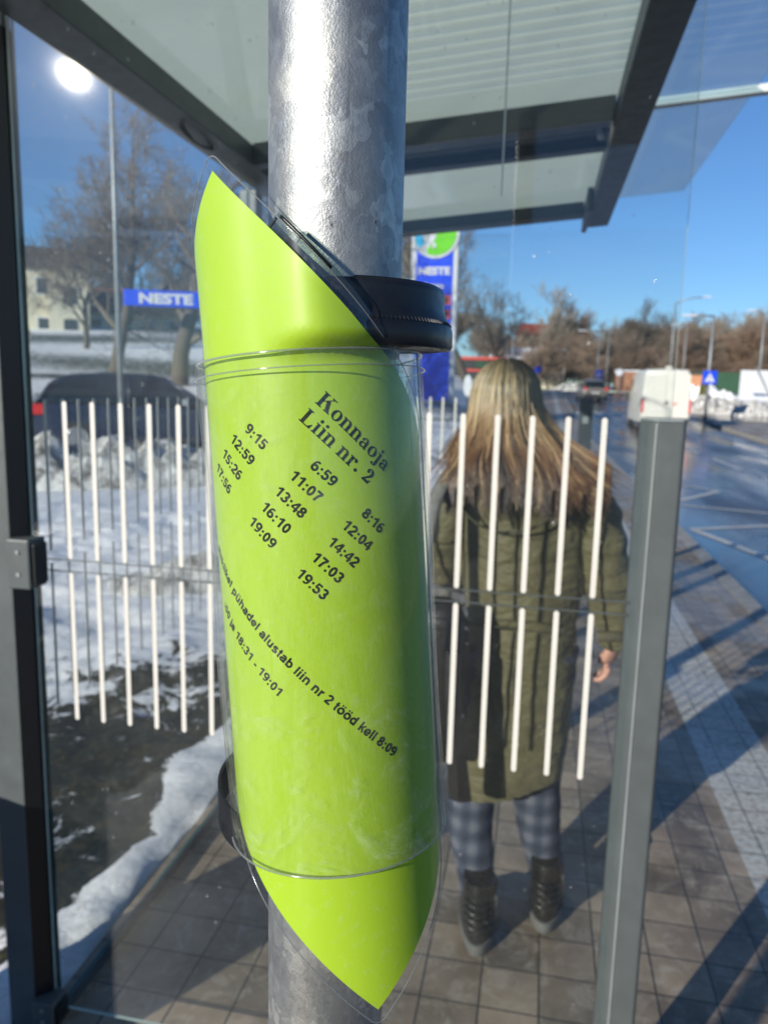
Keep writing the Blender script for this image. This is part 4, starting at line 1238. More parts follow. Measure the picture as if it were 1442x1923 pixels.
def car(name, label, paint, loc, rz, L=4.4, Wd=1.78, H=1.48, group=None):
    """hatchback, forward = +Y, rear at -Y"""
    o = thing(name, label, 'car', loc, rz, group)
    hw = Wd / 2; y0 = -L / 2
    # stations: y fraction, bottom z, belt z, half width
    st = [(0, .42, .78, .78), (.02, .28, .88, .92), (.08, .22, .93, .98), (.20, .20, .94, 1.0), (.45, .20, .92, 1.0), (.66, .20, .90, 1.0), (.78, .20, .88, .98), (.90, .22, .78, .94), (.97, .28, .66, .86), (1.0, .40, .56, .74)]
    mb = MB(); rows = []
    for f_, zb, zt, w in st:
        y = y0 + f_ * L; w *= hw; zt *= H / 1.48
        rows.append([Vector((-w * .9, y, zb)), Vector((-w, y, zb + .12)), Vector((-w, y, (zb + zt) / 2)), Vector((-w * .97, y, zt - .06)), Vector((-w * .84, y, zt)), Vector((0, y, zt + .02)),
                     Vector((w * .84, y, zt)), Vector((w * .97, y, zt - .06)), Vector((w, y, (zb + zt) / 2)), Vector((w, y, zb + .12)), Vector((w * .9, y, zb)), Vector((0, y, zb - .01))])
    mb.loft(rows); b = mb.build('body', paint, o, smooth=True, angle=35)
    gh = [(.03, .90, .90, .80), (.09, .90, 1.30, .70), (.16, .92, 1.43, .66), (.30, .92, 1.48, .66), (.45, .91, 1.47, .66), (.56, .91, 1.40, .67), (.66, .90, 1.16, .72), (.74, .88, .90, .78)]
    mb = MB(); rows = []
    for f_, zb, zt, w in gh:
        y = y0 + f_ * L; zb *= H / 1.48; zt *= H / 1.48
        rows.append([Vector((-.88 * hw, y, zb)), Vector((-w * hw * 1.06, y, zb + (zt - zb) * .5)), Vector((-w * hw, y, zt - .02)), Vector((0, y, zt)), Vector((w * hw, y, zt - .02)), Vector((w * hw * 1.06, y, zb + (zt - zb) * .5)), Vector((.88 * hw, y, zb))])
    mb.loft(rows); mb.build('windows', M['car_glass'], o, smooth=True, angle=40)
    # roof skin and pillars, slightly proud of the glass
    mb = MB(); rows = []
    for f_, zb, zt, w in gh[1:6]:
        y = y0 + f_ * L; zt *= H / 1.48
        rows.append([Vector((-w * hw - .012, y, zt - .06)), Vector((-w * hw * .96, y, zt + .004)), Vector((0, y, zt + .018)), Vector((w * hw * .96, y, zt + .004)), Vector((w * hw + .012, y, zt - .06))])
    mb.loft(rows, cap=False, closed=False); mb.build('roof', paint, o, smooth=True)
    mb = MB()
    for s_ in (-1, 1):
        for fs_ in ((gh[0], gh[1]), (gh[7], gh[5])):
            A_, B_ = fs_
            mb.tube([(s_ * .86 * hw, y0 + A_[0] * L, A_[1] * H / 1.48), (s_ * (B_[3] * hw + .008), y0 + B_[0] * L, B_[2] * H / 1.48 - .04)], .035, 6)
        mb.tube([(s_ * .885 * hw, y0 + .40 * L, .93 * H / 1.48), (s_ * (.67 * hw + .012), y0 + .40 * L, 1.42 * H / 1.48)], .03, 6)
    mb.build('pillars', paint, o, smooth=True)
    for s_ in (-1, 1):
        mb = MB(); mb.box(s_ * hw * .80 - .09, s_ * hw * .80 + .18, y0 - .005, y0 + .30, .72, .92); mb.build('tail_light', M['tail'], o, bevel=.02)
        mb = MB(); mb.box(s_ * hw * .68 - .14, s_ * hw * .68 + .14, y0 + L - .16, y0 + L - .02, .52, .66); mb.build('headlight', M['plate'], o, bevel=.02)
        mb = MB(); mb.box(s_ * (hw + .09) - .09, s_ * (hw + .09) + .09, y0 + .63 * L - .06, y0 + .63 * L + .05, .93, 1.06); mb.build('mirror', M['car_silver'] if paint == M['car_blue'] else paint, o, bevel=.025)
        for f_ in (.19, .81): wheel(o, s_ * (hw - .10), y0 + f_ * L, .31, .21)
    mb = MB(); mb.box(-.26, .26, y0 - .02, y0 - .004, .50, .61); mb.build('number_plate', M['plate'], o)
    mb = MB(); mb.box(-hw * .86, hw * .86, y0 - .03, y0 + .06, .26, .44); mb.build('bumper', M['trim'], o, bevel=.02)
    return o


# parked car on the left, seen from its side
c1 = Vector((-7.72, 14.5, 0)); c1.z = zterr(c1.x, c1.y) + .16
car('parked_car', 'dark blue hatchback with red tail light parked behind the dirty snow', M['car_blue'], c1, R(-62), 4.5, 1.8, 1.52)
car('distant_car', 'beige grey car driving away on the road before the white van', M['car_grey'], (3.45, 58, zroad(58)), R(4), 4.3, 1.8, 1.5)
pc = at(140, 648, 120); car('hillside_car', 'silver car glinting in the sun beside the cream house', M['car_silver'], (pc.x, pc.y, zterr(pc.x, pc.y)), R(-70), 4.2, 1.75, 1.45)

# van
vn = thing('delivery_van', 'tall white delivery van driving on the wet road', 'van', (5.05, 36.6, zroad(34)), R(0))
mb = MB(); rows = []
L_, W_, H_ = 5.6, 1.0, 2.62
for y, zb, zt, w in ((-2.8, .55, 2.50, .93), (-2.76, .42, 2.58, .96), (-2.6, .40, 2.62, .98), (1.2, .40, 2.62, .98), (1.7, .40, 2.50, .97), (2.1, .40, 1.95, .96), (2.5, .42, 1.30, .95), (3.1, .45, 1.10, .88), (3.2, .55, .9, .80)):
    rows.append([Vector((-w, y, zb)), Vector((-w * 1.0, y, zb + .5 * (min(zt, 1.4) - zb))), Vector((-w, y, min(zt, 1.35) - .02)), Vector((-w * .90, y, zt - .16)), Vector((-w * .80, y, zt - .03)), Vector((0, y, zt)),
                 Vector((w * .80, y, zt - .03)), Vector((w * .90, y, zt - .16)), Vector((w, y, min(zt, 1.35) - .02)), Vector((w, y, zb + .5 * (min(zt, 1.4) - zb))), Vector((w, y, zb))])
mb.loft(rows); mb.build('body', M['white_paint'], vn, smooth=True, angle=32)
for s_ in (-1, 1):
    mb = MB(); mb.box(s_ * .46 - .43, s_ * .46 + .43, -2.83, -2.805, .62, 2.40); d_ = mb.build('rear_door', M['white_paint'], vn, bevel=.02)
    mb = MB(); mb.box(s_ * .05 - .02, s_ * .05 + .02, -2.85, -2.832, 1.15, 1.32); mb.build('handle', M['trim'], d_)
    mb = MB(); mb.box(s_ * .93 - .045, s_ * .93 + .045, -2.84, -2.72, .80, 1.38); mb.build('tail_light', M['tail'], vn, bevel=.015)
    mb = MB(); mb.box(s_ * .60 - .10, s_ * .60 + .10, -2.92, -2.905, .42, .50); mb.build('reflector', M['tail'], vn)
    for y in (-1.6, 2.1): wheel(vn, s_ * .84, y, .34, .22)
    mb = MB(); mb.box(s_ * 1.13 - .10, s_ * 1.13 + .10, 1.75, 1.87, 1.30, 1.62); mb.build('mirror', M['trim'], vn, bevel=.03)
    mb = MB(); mb.quad(Vector((s_ * .975, 1.2, 1.38)), Vector((s_ * .975, 2.2, 1.36)), Vector((s_ * .90, 1.65, 2.2)), Vector((s_ * .90, 1.2, 2.25))); mb.build('side_window', M['car_glass'], vn)
mb = MB(); mb.box(-.93, .93, -2.90, -2.74, .36, .60); mb.build('bumper', M['trim'], vn, bevel=.03)
mb = MB(); mb.box(-.62, -.12, -2.852, -2.834, .86, .98); mb.build('number_plate', M['plate'], vn)
mb = MB(); mb.box(.20, .44, -2.838, -2.832, 1.20, 1.24); mb.box(.26, .38, -2.838, -2.832, 1.12, 1.16); mb.build('emblem', M['sign_red'], vn)
mb = MB(); mb.box(-.12, .12, -2.80, -2.60, 2.60, 2.72); mb.build('roof_light', M['white_paint'], vn, bevel=.02)

# ---------------------------------------------------------------- filling station sign and fascia
def flat_text(body, mat, parent, name, width, height, loc, bold=.02, shear=0.0):
    vs, fs = text_mesh(body, bold)
    x0 = min(v.x for v in vs); x1 = max(v.x for v in vs); zc = CAPH
    mb = MB(); out = []
    for v in vs:
        z = v.y / zc * height; out.append(((v.x - (x0 + x1) / 2) / (x1 - x0) * width + loc[0] + z * shear, loc[1], z + loc[2]))
    n = len(out); mb.add(out + [(a, b + .02, c) for a, b, c in out], fs + [tuple(i + n for i in f)[::-1] for f in fs])
    return mb.build(name, mat, parent, fix=False)


pb = at(808, 757, 31.5)
py = thing('price_sign', 'tall blue filling station price pylon with green and white roundel', 'sign', (pb.x, pb.y, pb.z), R(2))
mb = MB(); mb.box(-.93, .93, -.14, .14, 0, 7.6); mb.build('frame', M['sign_white'], py, bevel=.06)
mb = MB(); mb.box(-.72, .72, -.165, -.142, .10, 7.45); mb.build('face', M['sign_blue'], py)
cz = 6.55
mb = MB(); disc = [(.93 * math.cos(a), cz + .93 * math.sin(a)) for a in (2 * PI * k / 48 for k in range(48))]
mb.loft([[Vector((x, -.20, z)) for x, z in disc], [Vector((x, -.167, z)) for x, z in disc]]); rd = mb.build('roundel', M['sign_white'], py)


def seg(name, mat, pts, y):
    mb = MB(); mb.loft([[Vector((x, y - .02, z)) for x, z in pts], [Vector((x, y, z)) for x, z in pts]]); return mb.build(name, mat, rd)


g = [(.82 * math.cos(R(a)), cz + .82 * math.sin(R(a))) for a in range(-112, 81, 6)] + [(.10, cz + .55), (-.02, cz + .35), (.06, cz + .1), (.02, cz - .2), (-.22, cz - .48), (-.32, cz - .60)]
seg('green_field', M['sign_green'], g, -.203)
cy = [(.82 * math.cos(R(a)), cz + .82 * math.sin(R(a))) for a in range(118, 222, 6)] + [(-.42, cz - .38), (-.52, cz - .05), (-.40, cz + .4)]
seg('cyan_field', M['sign_cyan'], cy, -.203)
seg('leaf_mark', M['sign_white'], [(-.12, cz - .40), (-.02, cz - .33), (.05, cz - .42), (.0, cz - .55), (-.12, cz - .56)], -.226)
flat_text('NESTE', M['sign_white'], py, 'sign_lettering', 1.26, .28, (0, -.19, 5.02), .05)
flat_text('Futura', M['sign_white'], py, 'sign_lettering', .80, .20, (0, -.19, 4.50), .04)
for i, zz in enumerate((3.86, 3.32, 2.78)):
    for x in (-.50, -.15, .22, .52):
        mb = MB(); mb.box(x - .15, x + .15, -.18, -.167, zz, zz + .36); b_ = mb.build('price_digit_box', M['sign_red'], py)
        mb = MB(); mb.box(x - .085, x + .085, -.19, -.181, zz + .08, zz + .28); mb.build('digit', M['sign_dark'], b_)
mb = MB(); mb.box(-1.15, 1.15, -.3, .3, -.35, 0); mb.build('plinth', M['kerbstone'], py)

# fascia of the station canopy, on columns
cA = at(232, 557, 23); cB = Vector((cA.x + 9.5, cA.y + 3.6, cA.z)); dd = (cB - cA)
cn = thing('station_canopy', 'blue and white lettered filling station canopy seen through the left glass', 'canopy', (cA.x, cA.y, zterr(cA.x, cA.y)), math.atan2(dd.y, dd.x))
cn.scale = (.52, .52, .52); zz = (cA.z - zterr(cA.x, cA.y)) / .52
mb = MB(); mb.box(0, 10, 0, .16, zz - .44, zz + .40); mb.build('fascia', M['sign_blue'], cn, bevel=.03)
mb = MB(); mb.box(.1, 9.9, .163, 5, zz - .10, zz + .30); mb.build('deck', M['trim'], cn)
flat_text('NESTE', M['sign_white'], cn, 'canopy_lettering', 2.8, .52, (2.2, -.03, zz - .27), .05)
mb = MB(); mb.loft([[Vector((x, -.03, z)) for x, z in ((4.25, zz - .02), (5.1, zz + .02), (5.1, zz + .14), (4.25, zz + .08))], [Vector((x, -.005, z)) for x, z in ((4.25, zz - .02), (5.1, zz + .02), (5.1, zz + .14), (4.25, zz + .08))]])
mb.build('stripe_mark', M['sign_white'], cn)
for x in (6.4, 9.2):
    mb = MB(); mb.box(x - .15, x + .15, 2.2, 2.5, -.3, zz - .46); mb.build('column', M['sign_white'], cn)

# ---------------------------------------------------------------- houses
def house(name, label, loc, rz, w, d, h, rh, wall, roofm, nx, nz, gable=False):
    o = thing(name, label, 'house', loc, rz)
    mb = MB(); mb.box(-w / 2, w / 2, -d / 2, d / 2, -1.5, h); wl = mb.build('wall', wall, o)
    mb = MB(); e = .35
    mb.add([(-w / 2 - e, -d / 2 - e, h + .003), (w / 2 + e, -d / 2 - e, h + .003), (w / 2 + e, d / 2 + e, h + .003), (-w / 2 - e, d / 2 + e, h + .003), (-w / 2 - e, 0, h + rh), (w / 2 + e, 0, h + rh)],
           [(3, 2, 1, 0), (0, 1, 5, 4), (2, 3, 4, 5), (1, 2, 5), (3, 0, 4)])
    rf = mb.build('roof', roofm, o)
    mb = MB(); mb.box(w * .18, w * .18 + .5, -.25, .25, h + rh * .6, h + rh + .7); mb.build('chimney', M['kerbstone'], rf)
    for i in range(nx):
        for j in range(nz):
            x = -w / 2 + w * (i + .5) / nx; z = h * (j + .35) / nz
            mb = MB(); mb.box(x - .55, x + .55, -d / 2 - .05, -d / 2 - .01, z - .1, z + 1.3); f_ = mb.build('window', M['sign_white'], o)
            mb = MB(); mb.box(x - .45, x + .45, -d / 2 - .07, -d / 2 - .052, z, z + 1.2); mb.build('pane', M['window'], f_)
    if gable:
        mb = MB(); pts = [(w * .05, h * .0), (w * .47, h * .0), (w * .47, h * .80), (w * .26, h * 1.12), (w * .05, h * .80)]
        mb.loft([[Vector((x, -d / 2 - 1.2, z)) for x, z in pts], [Vector((x, -d / 2 - .08, z)) for x, z in pts]]); gb = mb.build('gable', wall, o)
        for z in (.15, .55):
            mb = MB(); mb.box(w * .20, w * .34, -d / 2 - 1.26, -d / 2 - 1.202, h * z, h * z + 1.3); mb.build('pane', M['window'], gb)
    return o


hp = at(62, 652, 70)
house('cream_house', 'three storey cream house with dark grey roof on the snowy rise', (hp.x - 1.0, hp.y + 3, hp.z), R(36), 7.0, 8, 6.2, 2.2, M['cream'], M['roof_grey'], 3, 2, True)
hp = at(268, 640, 78)
house('low_red_house', 'low red roofed house behind the bare trees below the blue canopy', (hp.x, hp.y, hp.z - .5), R(20), 9, 7, 2.6, 2.6, M['cream'], M['roof_red'], 4, 1)
hp = at(1003, 652, 125)
house('red_roof_house', 'small house with red roof on the ridge beyond the blonde hair', (hp.x, hp.y, hp.z - 1), R(15), 4.2, 5, 2.6, 2.0, M['cream'], M['roof_red'], 2, 1)
hp = at(960, 700, 105)
house('white_house', 'long white snow covered house below the red roofed one', (hp.x + 2, hp.y, hp.z - .5), R(8), 9, 6, 2.2, 1.6, M['cream'], M['snow'], 6, 1)
# kiosk with red and green bands
hp = at(893, 712, 58)
kk = thing('kiosk', 'small shop with red and green bands behind the person', 'kiosk', (hp.x, hp.y, hp.z - .6), R(8))
mb = MB(); mb.box(-2.6, 2.6, 0, 3, -.4, 2.0); mb.build('wall', M['trim'], kk)
mb = MB(); mb.box(-2.7, 2.7, -.1, 3.1, 2.0, 2.22); mb.build('red_band', M['sign_red'], kk)
mb = MB(); mb.box(.0, 2.6, -.08, -.01, 1.4, 1.95); mb.build('green_band', M['greensheet'], kk)
mb = MB(); mb.box(-1.2, 2.6, -.09, -.02, 1.15, 1.32); mb.build('red_band', M['sign_red'], kk)
hp = at(878, 722, 30)
fl = thing('white_banner', 'white oval banner on a stick left of the blonde head', 'banner', (hp.x, hp.y, hp.z - .9))
mb = MB(); pts = [(.16 * math.cos(a), .85 + .42 * math.sin(a)) for a in (2 * PI * k / 20 for k in range(20))]
mb.loft([[Vector((x, -.01, z)) for x, z in pts], [Vector((x, .01, z)) for x, z in pts]]); mb.build('cloth', M['sign_white'], fl)
mb = MB(); mb.tube([(0, .03, -.6), (0, .03, 1.3)], .015, 6); mb.build('stick', M['lamp_steel'], fl)

# rail fence at the station
ra = at(772, 768, 22); rb = at(905, 772, 24)
rf = thing('guard_rail', 'low pale metal railing in front of the blue price pylon', 'railing', (ra.x, ra.y, 0))
mb = MB(); D_ = rb - ra
for z_ in (.28, .0): mb.tube([(0, 0, ra.z - z_), (D_.x, D_.y, rb.z - z_)], .04, 8)
mb.build('rail', M['lamp_steel'], rf, smooth=True)
for k in range(5):
    mb = MB(); f_ = k / 4; mb.tube([(D_.x * f_, D_.y * f_, zterr(ra.x + D_.x * f_, ra.y + D_.y * f_) - .2), (D_.x * f_, D_.y * f_, ra.z + (rb.z - ra.z) * f_ + .04)], .035, 6); mb.build('rail_post', M['lamp_steel'], rf, smooth=True)

# ---------------------------------------------------------------- street furniture
def lamp(label, x, y, h, arm=(0, 0), r0=.09, z=None, arm_up=.3, grp='street lamps along the road'):
    z = zterr(x, y) if z is None else z
    o = thing('street_lamp', label, 'street lamp', (x, y, z), 0, grp)
    mb = MB(); mb.tube([(0, 0, -.2), (0, 0, h * .5), (0, 0, h)], [r0, r0 * .8, r0 * .6], 10); mb.build('mast', M['lamp_steel'], o, smooth=True)
    if arm != (0, 0):
        mb = MB(); mb.tube([(0, 0, h - .02), (arm[0] * .5, arm[1] * .5, h + arm_up * .8), (arm[0], arm[1], h + arm_up)], r0 * .5, 8); mb.build('arm', M['lamp_steel'], o, smooth=True)
        mb = MB(); mb.box(-.14, .14, -.35, .35, 0, .10, Matrix.Translation((arm[0], arm[1], h + arm_up - .05)) @ Matrix.Rotation(-math.atan2(arm[0], arm[1]), 4, 'Z')); mb.build('lantern', M['sign_white'], o, bevel=.03)
    return o


p = at(226, 700, 15.5); lamp('tall grey lamp mast rising past the dark car by the snow field', p.x, p.y, 9.2, (-1.2, .2), .058)
p = at(1325, 760, 44.2); lamp('short lamp mast carrying the blue crossing sign', p.x, p.y, 5.2, (-1.2, 0), .10, zroad(44) + .1, .0)
p = at(1240, 740, 70); lamp('tall mast with long curved arm behind the van', p.x + .6, p.y, 7.6, (2.4, 0), .10, zroad(70), .5)
p = at(1120, 720, 75); lamp('mast left of the van beside the blue signs', p.x, p.y, 5.5, (-1.6, 0), .09, zroad(75), .1)
p = at(1137, 720, 80); lamp('thin mast with round white lantern left of the van', p.x, p.y, 6.0, (.0, 0), .07, zroad(80))
p = at(960, 700, 85); lamp('distant mast above the blonde hair', p.x, p.y, 7.0, (-1.5, 0), .09)
p = at(1280, 720, 90); lamp('mast among the trees to the right of the van', p.x, p.y, 7.0, (-1.2, 0), .10, zroad(90))
p = at(1423, 720, 70); lamp('mast at the right edge beside the white board', p.x, p.y, 6.6, (-1.0, 0), .10, zroad(70))
lamp('unseen mast added behind the viewer to cast the narrow shadow at lower right', -1.39, -1.2, 6.0, (1.0, 0), .05, 0)  # out of view, added only to throw the narrow shadow


def crossing_sign(label, x, y, z, s=.62, tri=True, h=2.6):
    o = thing('crossing_sign', label, 'road sign', (x, y, z))
    mb = MB(); mb.tube([(0, .03, -h + .3), (0, .03, .4)], .03, 8); mb.build('sign_post', M['lamp_steel'], o, smooth=True)
    mb = MB(); mb.box(-s / 2, s / 2, -.02, .01, -s / 2, s / 2); p_ = mb.build('sign_plate', M['sign_blue'], o, bevel=.01)
    if tri:
        mb = MB(); q = s * .36; mb.add([(-q, -.026, -q * .9), (q, -.026, -q * .9), (0, -.026, q)], [(0, 1, 2)]); mb.build('white_triangle', M['sign_white'], p_)
        mb = MB(); mb.tube([(-.03 * s, -.03, -.02 * s), (0, -.03, .08 * s), (0, -.03, .16 * s)], .02 * s, 6); mb.tube([(-.1 * s, -.03, -.28 * s), (0, -.03, -.04 * s), (.08 * s, -.03, -.28 * s)], .02 * s, 6); mb.build('walking_figure', M['trim'], p_)
    return o


p = at(1332, 709, 43.6); crossing_sign('blue square pedestrian crossing sign on the mast right of the van', p.x, p.y, p.z, .68)
p = at(1124, 702, 70); crossing_sign('blue square sign on the mast left of the van', p.x, p.y, p.z, .62)
p = at(1010, 694, 66); crossing_sign('small blue sign beside the blonde hair', p.x, p.y, p.z, .5, False, 3.0)
for lab, px_, py_, d_, r_ in (('white round sign back just left of the van', 1162, 699, 60, .26), ('dark round sign back in front of the cream house', 50, 629, 40, .30)):
    p = at(px_, py_, d_); o = thing('round_sign', lab, 'road sign', p)
    mb = MB(); pts = [(r_ * math.cos(a), r_ * math.sin(a)) for a in (2 * PI * k / 24 for k in range(24))]
    mb.loft([[Vector((x, -.01, z)) for x, z in pts], [Vector((x, .01, z)) for x, z in pts]]); mb.build('sign_plate', M['sign_white'] if px_ > 500 else M['trim'], o)
    mb = MB(); mb.tube([(0, .03, -2.2), (0, .03, .2)], .03, 8); mb.build('sign_post', M['lamp_steel'], o, smooth=True)
# short grey bollard post beyond the person
o = thing('bollard_post', 'short dark grey post on the pavement beyond the person', 'post', (.30, 5.5, 0))
mb = MB(); mb.box(-.045, .045, -.04, .04, 0, 1.555); mb.build('shaft', M['frame_dark'], o, bevel=.006)
mb = MB(); mb.box(-.02, .02, -.052, -.041, 1.38, 1.43); mb.build('bolt_plate', M['frame_edge'], o, bevel=.003)
# white board and low walls on the right
p = at(1420, 765, 55)
o = thing('white_board', 'large white hoarding board standing in the snow at right edge', 'board', (p.x, p.y, zroad(55) + .1))
mb = MB(); mb.box(-1.15, 2.2, -.04, .04, .35, 2.25); mb.build('panel', M['sign_white'], o)
for x in (-1.0, .6, 2.0):
    mb = MB(); mb.box(x - .05, x + .05, .045, .12, -.2, 2.1); mb.build('board_leg', M['lamp_steel'], o)
mb = MB(); mb.tube([(-.35, -.3, 2.45), (.9, -.1, .2)], .04, 6); mb.build('brace', M['lamp_steel'], o)
p = at(1365, 716, 75)
o = thing('green_fence', 'long dark green sheet fence below the brown trees', 'fence', (p.x, p.y, zroad(75) + .1))
mb = MB(); mb.box(-4, 14, -.05, .05, 0, 1.9); mb.build('sheet', M['greensheet'], o)
for i in range(7): mb = MB(); mb.box(-4 + i * 3 - .06, -4 + i * 3 + .06, -.12, -.055, -.2, 1.95); mb.build('fence_post', M['trim'], o)
p = at(1297, 712, 66)
o = thing('orange_shed', 'small orange shed just right of the van', 'shed', (p.x, p.y, zroad(66) + .1))
mb = MB(); mb.box(-.6, .7, -.6, .6, 0, 1.7); mb.build('wall', M['brick'], o)
mb = MB(); mb.box(-.7, .8, -.75, .75, 1.703, 1.82); mb.build('roof', M['roof_grey'], o)
p = at(1180, 712, 80)
o = thing('pink_shed', 'low pinkish shed left of the van', 'shed', (p.x, p.y, zroad(80) + .1))
mb = MB(); mb.box(-1.2, 1.2, -.6, .6, 0, 1.9); mb.build('wall', M['brick'], o)
mb = MB(); mb.box(-1.35, 1.35, -.75, .75, 1.903, 2.05); mb.build('roof', M['snow'], o)

# ---------------------------------------------------------------- snow piles
def pile(label, x, y, z, w, d, h, mat, seed, rz=0):
    n1, n2 = 46, 30; mb = MB(); rows = []
    for i in range(n1):
        row = []
        for j in range(n2):
            u, v = i / (n1 - 1) * 2 - 1, j / (n2 - 1) * 2 - 1
            e = max(0, 1 - (u * u + v * v)) ** .55 if u * u + v * v < 1 else 0
            p = Vector((u * w / 2, v * d / 2, 0))
            k = noise.fractal(Vector((p.x * 1.3 + seed, p.y * 1.3, seed)), .9, 2, 6)
            k2 = noise.noise(Vector((p.x * 5, p.y * 5, seed)))
            row.append(Vector((p.x, p.y, e * h * (.8 + .45 * k + .12 * k2) - .12)))
        rows.append(row)
    mb.loft(rows, cap=False, closed=False)
    o = mb.build('snow_pile', mat, None, smooth=False); o.location = (x, y, z); o.rotation_euler = (0, 0, rz)
    return setp(o, label, 'snow pile')


p = at(215, 845, 12.4); pile('long dirty snow heap ploughed up in front of the dark car', p.x, p.y, 0, 4.6, 1.5, 1.02, M['dirtysnow'], 1, R(28))
p = at(345, 855, 12.6); pile('grey gravelly snow heap right of the dark car', p.x, p.y, 0, 3.2, 1.6, .80, M['dirtysnow'], 5, R(20))
p = at(330, 1110, 6.2); pile('brown stained snow heap behind the left white bars', p.x, p.y, 0, 1.3, .8, .38, M['dirtysnow'], 9, R(30))
p = at(1330, 775, 50); pile('dirty snow heap beside the side street right of the van', p.x, p.y, zroad(50), 6, 2.4, 1.1, M['dirtysnow'], 12)
p = at(1425, 775, 49); pile('brown snow heap below the white board', p.x, p.y, zroad(49), 5, 2.2, .9, M['dirtysnow'], 14)
p = at(1300, 750, 60); pile('clean white snow heap behind the crossing sign', p.x, p.y, zroad(60), 7, 3, 1.3, M['snow'], 17)
p = at(1075, 712, 95); pile('snow heap beside the road left of the distant car', p.x, p.y, zroad(95), 5, 3, 1.1, M['dirtysnow'], 21)

# ---------------------------------------------------------------- trees
def tree_meshes(seed, H, levels=5, spread=.55, tw=.010, trunk=.16, dens=3, start=.25, ups=.5, tight=1.0):
    rnd = random.Random(seed); tr = MB(); cr = MB()

    def br(p, d, ln, r_, lv):
        n = 4 if lv < 3 else 3; pts = [p]; rs = [r_]; dd_ = d.copy()
        for i in range(n):
            dd_ = (dd_ + Vector((rnd.gauss(0, .13), rnd.gauss(0, .13), rnd.gauss(0, .08) + .05))).normalized()
            pts.append(pts[-1] + dd_ * ln / n); rs.append(max(tw * .6, r_ * (1 - .55 * (i + 1) / n)))
        (tr if lv == 0 else cr).tube(pts, rs, 8 if lv == 0 else (5 if lv < 2 else 3), cap=False)
        if lv >= levels: return
        k = (dens + (4 if lv == 0 else 0)) if lv < levels - 1 else dens + 1
        for c in range(k):
            f_ = (start if lv == 0 else .2) + (1 - (start if lv == 0 else .2)) * (c + rnd.random() * .7) / k; f_ = min(f_, .98)
            i = min(n - 1, int(f_ * n)); q = pts[i].lerp(pts[i + 1], f_ * n - i); r2 = (rs[i] + (rs[i + 1] - rs[i]) * (f_ * n - i))
            side = dd_.cross(Vector((rnd.gauss(0, 1), rnd.gauss(0, 1), rnd.gauss(0, .5)))).normalized()
            nd = (dd_ * (1 - spread) + side * spread * 1.2 + Vector((0, 0, ups * .5))).normalized()
            l2 = ln * rnd.uniform(.48, .70) * (1 - .35 * f_ if lv == 0 else 1) * tight
            br(q, nd, l2, max(tw, r2 * .55), lv + 1)
        if lv > 0 or True:
            br(pts[-1], (dd_ + Vector((rnd.gauss(0, .25), rnd.gauss(0, .25), .15))).normalized(), ln * .55, rs[-1], lv + 1)

    br(Vector((0, 0, -.3)), Vector((rnd.gauss(0, .03), rnd.gauss(0, .03), 1)), H * .60, trunk, 0)
    return tr, cr


def tree(label, loc, seed, H, bark, twig, group=None, name='bare_tree', **kw):
    o = thing(name, label, 'tree', loc, seed * 1.3, group)
    tr, cr = tree_meshes(seed, H, **kw)
    tr.build('trunk', bark, o, smooth=True, fix=False); cr.build('crown', twig, o, fix=False)
    return o


def tz(px, py, d): p = at(px, py, d); return (p.x, p.y, zterr(p.x, p.y))


tree('big bare oak with thick trunk left of the lime sheet', tz(337, 712, 26), 4, 8.6, M['bark'], M['twig'], trunk=.30, spread=.66, dens=4, start=.28, ups=.25, tw=.011)
tree('bare tree with broad crown right of the cream house', tz(212, 700, 30), 9, 8.8, M['bark'], M['twig'], trunk=.24, spread=.6, dens=4, start=.25, ups=.3, tw=.011)
tree('smaller bare tree close to the cream house', tz(165, 690, 48), 15, 9, M['bark'], M['twig'], trunk=.18, spread=.55, dens=4, tw=.013)
tree('tall bare tree right of the blue price pylon', tz(886, 700, 48), 22, 14.0, M['bark'], M['twig3'], trunk=.28, spread=.56, dens=4, start=.28, ups=.55, tw=.016)
tree('lower bushy bare tree beside the tall one by the pylon', tz(940, 700, 60), 25, 8.5, M['bark'], M['twig3'], trunk=.2, spread=.6, dens=3, tw=.012)
BL = 'bare leafless tree in the brown belt of trees beyond the road'
T1 = tree(BL, tz(1060, 715, 118), 31, 12, M['bark'], M['twig3'], 'trees of the far belt', trunk=.14, spread=.46, dens=4, start=.22, tw=.017, ups=.75, tight=1.1)
T2 = tree(BL, tz(1100, 715, 122), 33, 11, M['bark'], M['twig2'], 'trees of the far belt', trunk=.13, spread=.50, dens=4, start=.12, tw=.018, ups=.7, tight=1.1)
T3 = tree(BL, tz(1140, 715, 116), 35, 12, M['bark'], M['twig'], 'trees of the far belt', trunk=.14, spread=.44, dens=4, start=.20, tw=.017, ups=.8, tight=1.1)
rnd = random.Random(5)
for i in range(118):
    px_ = 1000 + i * 4.0 + rnd.uniform(-5, 5); d_ = rnd.uniform(92, 150); src = rnd.choice((T1, T2, T2, T3))
    c_ = copy_tree(src); c_.location = tz(px_, 715, d_); c_.rotation_euler = (0, 0, rnd.uniform(0, 6.28))
    k = rnd.uniform(.62, .84) * (d_ / 122) * (1.0 if px_ > 1180 else .85); c_.scale = (k * 1.25, k * 1.25, k)
    if i % 4 == 0: c_.scale = (k * 1.5, k * 1.5, k * .55)
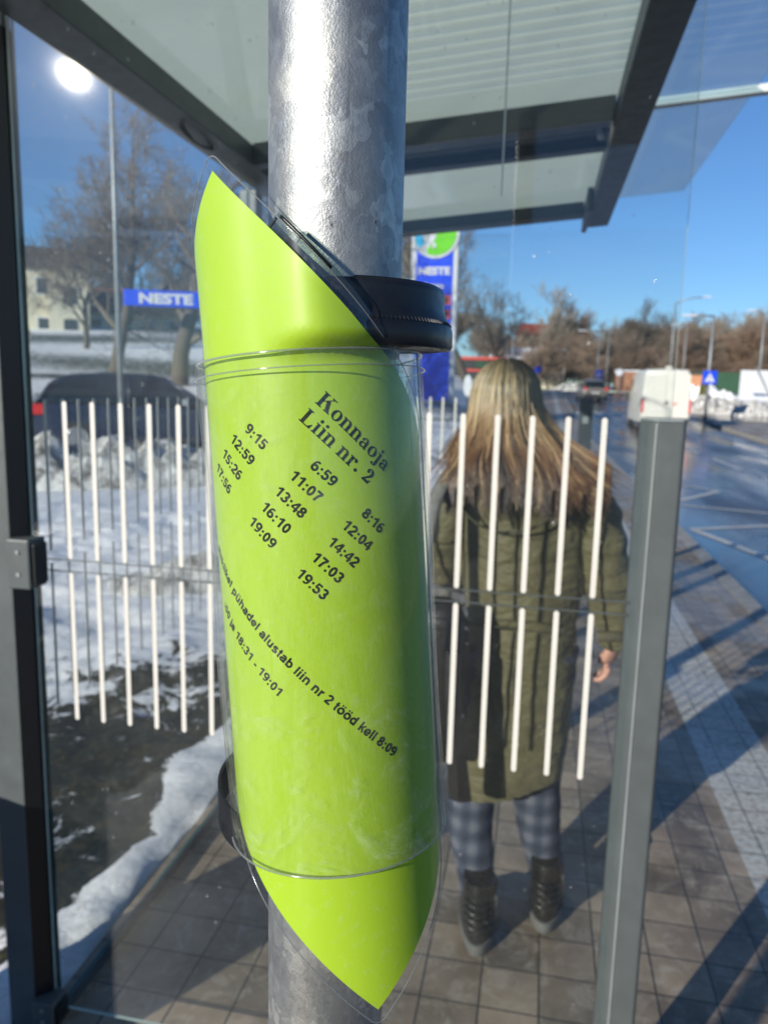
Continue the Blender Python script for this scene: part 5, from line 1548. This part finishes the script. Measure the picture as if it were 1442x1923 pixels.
for i in range(26):   # belt behind the station and the left slope
    px_ = rnd.choice((rnd.uniform(70, 500), rnd.uniform(800, 1040))); d_ = rnd.uniform(100, 160); src = rnd.choice((T1, T3, T3))
    c_ = copy_tree(src); c_.location = tz(px_, 690, d_); c_.rotation_euler = (0, 0, rnd.uniform(0, 6.28)); k = rnd.uniform(.5, .7); c_.scale = (k * 1.2, k * 1.2, k)
    setp(c_, 'bare leafless tree in the thin belt on the slope beyond the station', None, 'trees of the slope belt')
# thuja by the crossing sign
p = at(1320, 752, 50)
o = thing('thuja', 'narrow yellow green thuja beside the crossing sign mast', 'shrub', (p.x, p.y, zroad(50) + .05))
mb = MB(); rnd = random.Random(8)
for i in range(1500):
    z = rnd.random() ** .8 * 1.9; rr = .34 * (1 - (z / 2.0) ** 2) ** .5 * rnd.uniform(.6, 1); a = rnd.uniform(0, 6.28); q = Vector((rr * math.cos(a), rr * math.sin(a), z))
    u = Vector((rnd.gauss(0, 1), rnd.gauss(0, 1), rnd.gauss(0, 1))).normalized() * .05; w = Vector((rnd.gauss(0, .4), rnd.gauss(0, .4), 1)).normalized() * .10; mb.add([q - u, q + u, q + w], [(0, 1, 2)])
mb.build('foliage', M['thuja'], o, fix=False)
mb = MB(); mb.tube([(0, 0, -.2), (0, 0, 1.2)], [.05, .02], 6); mb.build('stem', M['bark'], o)

# unseen drum added left of the viewer to shade the shelter post's foot
o = thing('shade_drum', 'unseen round grey drum added before the left shelter post to shade its foot', 'shadow caster', (-1.60, .84, 0))
mb = MB(); mb.lathe([(.001, .02), (.19, .02), (.20, .04), (.20, .74), (.215, .75), (.215, .80), (.17, .81), (.165, .76)], 40); mb.build('shade_drum_body', M['frame'], o, smooth=True, angle=40)
mb = MB(); mb.lathe([(.165, .02), (.165, .765)], 40); mb.build('shade_drum_liner', M['black_plastic'], o, smooth=True)

# low building behind the viewer: its dark shaded front is what the end panel mirrors below the sky
o = thing('roadside_building', 'long low building behind the viewer mirrored as a dark band in the glass', 'building', (-13, -19, 0))
mb = MB(); mb.box(-17, 17, -8, 0, 0, 5.3); mb.build('wall', M['cream'], o)
mb = MB(); mb.box(-17.5, 17.5, -8.5, .5, 5.303, 5.75); mb.build('roof', M['roof_grey'], o)
for i in range(10):
    mb = MB(); mb.box(-15.5 + i * 3.3, -13.7 + i * 3.3, .003, .05, 1.2, 2.9); f_ = mb.build('window', M['sign_white'], o)
    mb = MB(); mb.box(-15.4 + i * 3.3, -13.8 + i * 3.3, .053, .07, 1.3, 2.8); mb.build('pane', M['window'], f_)
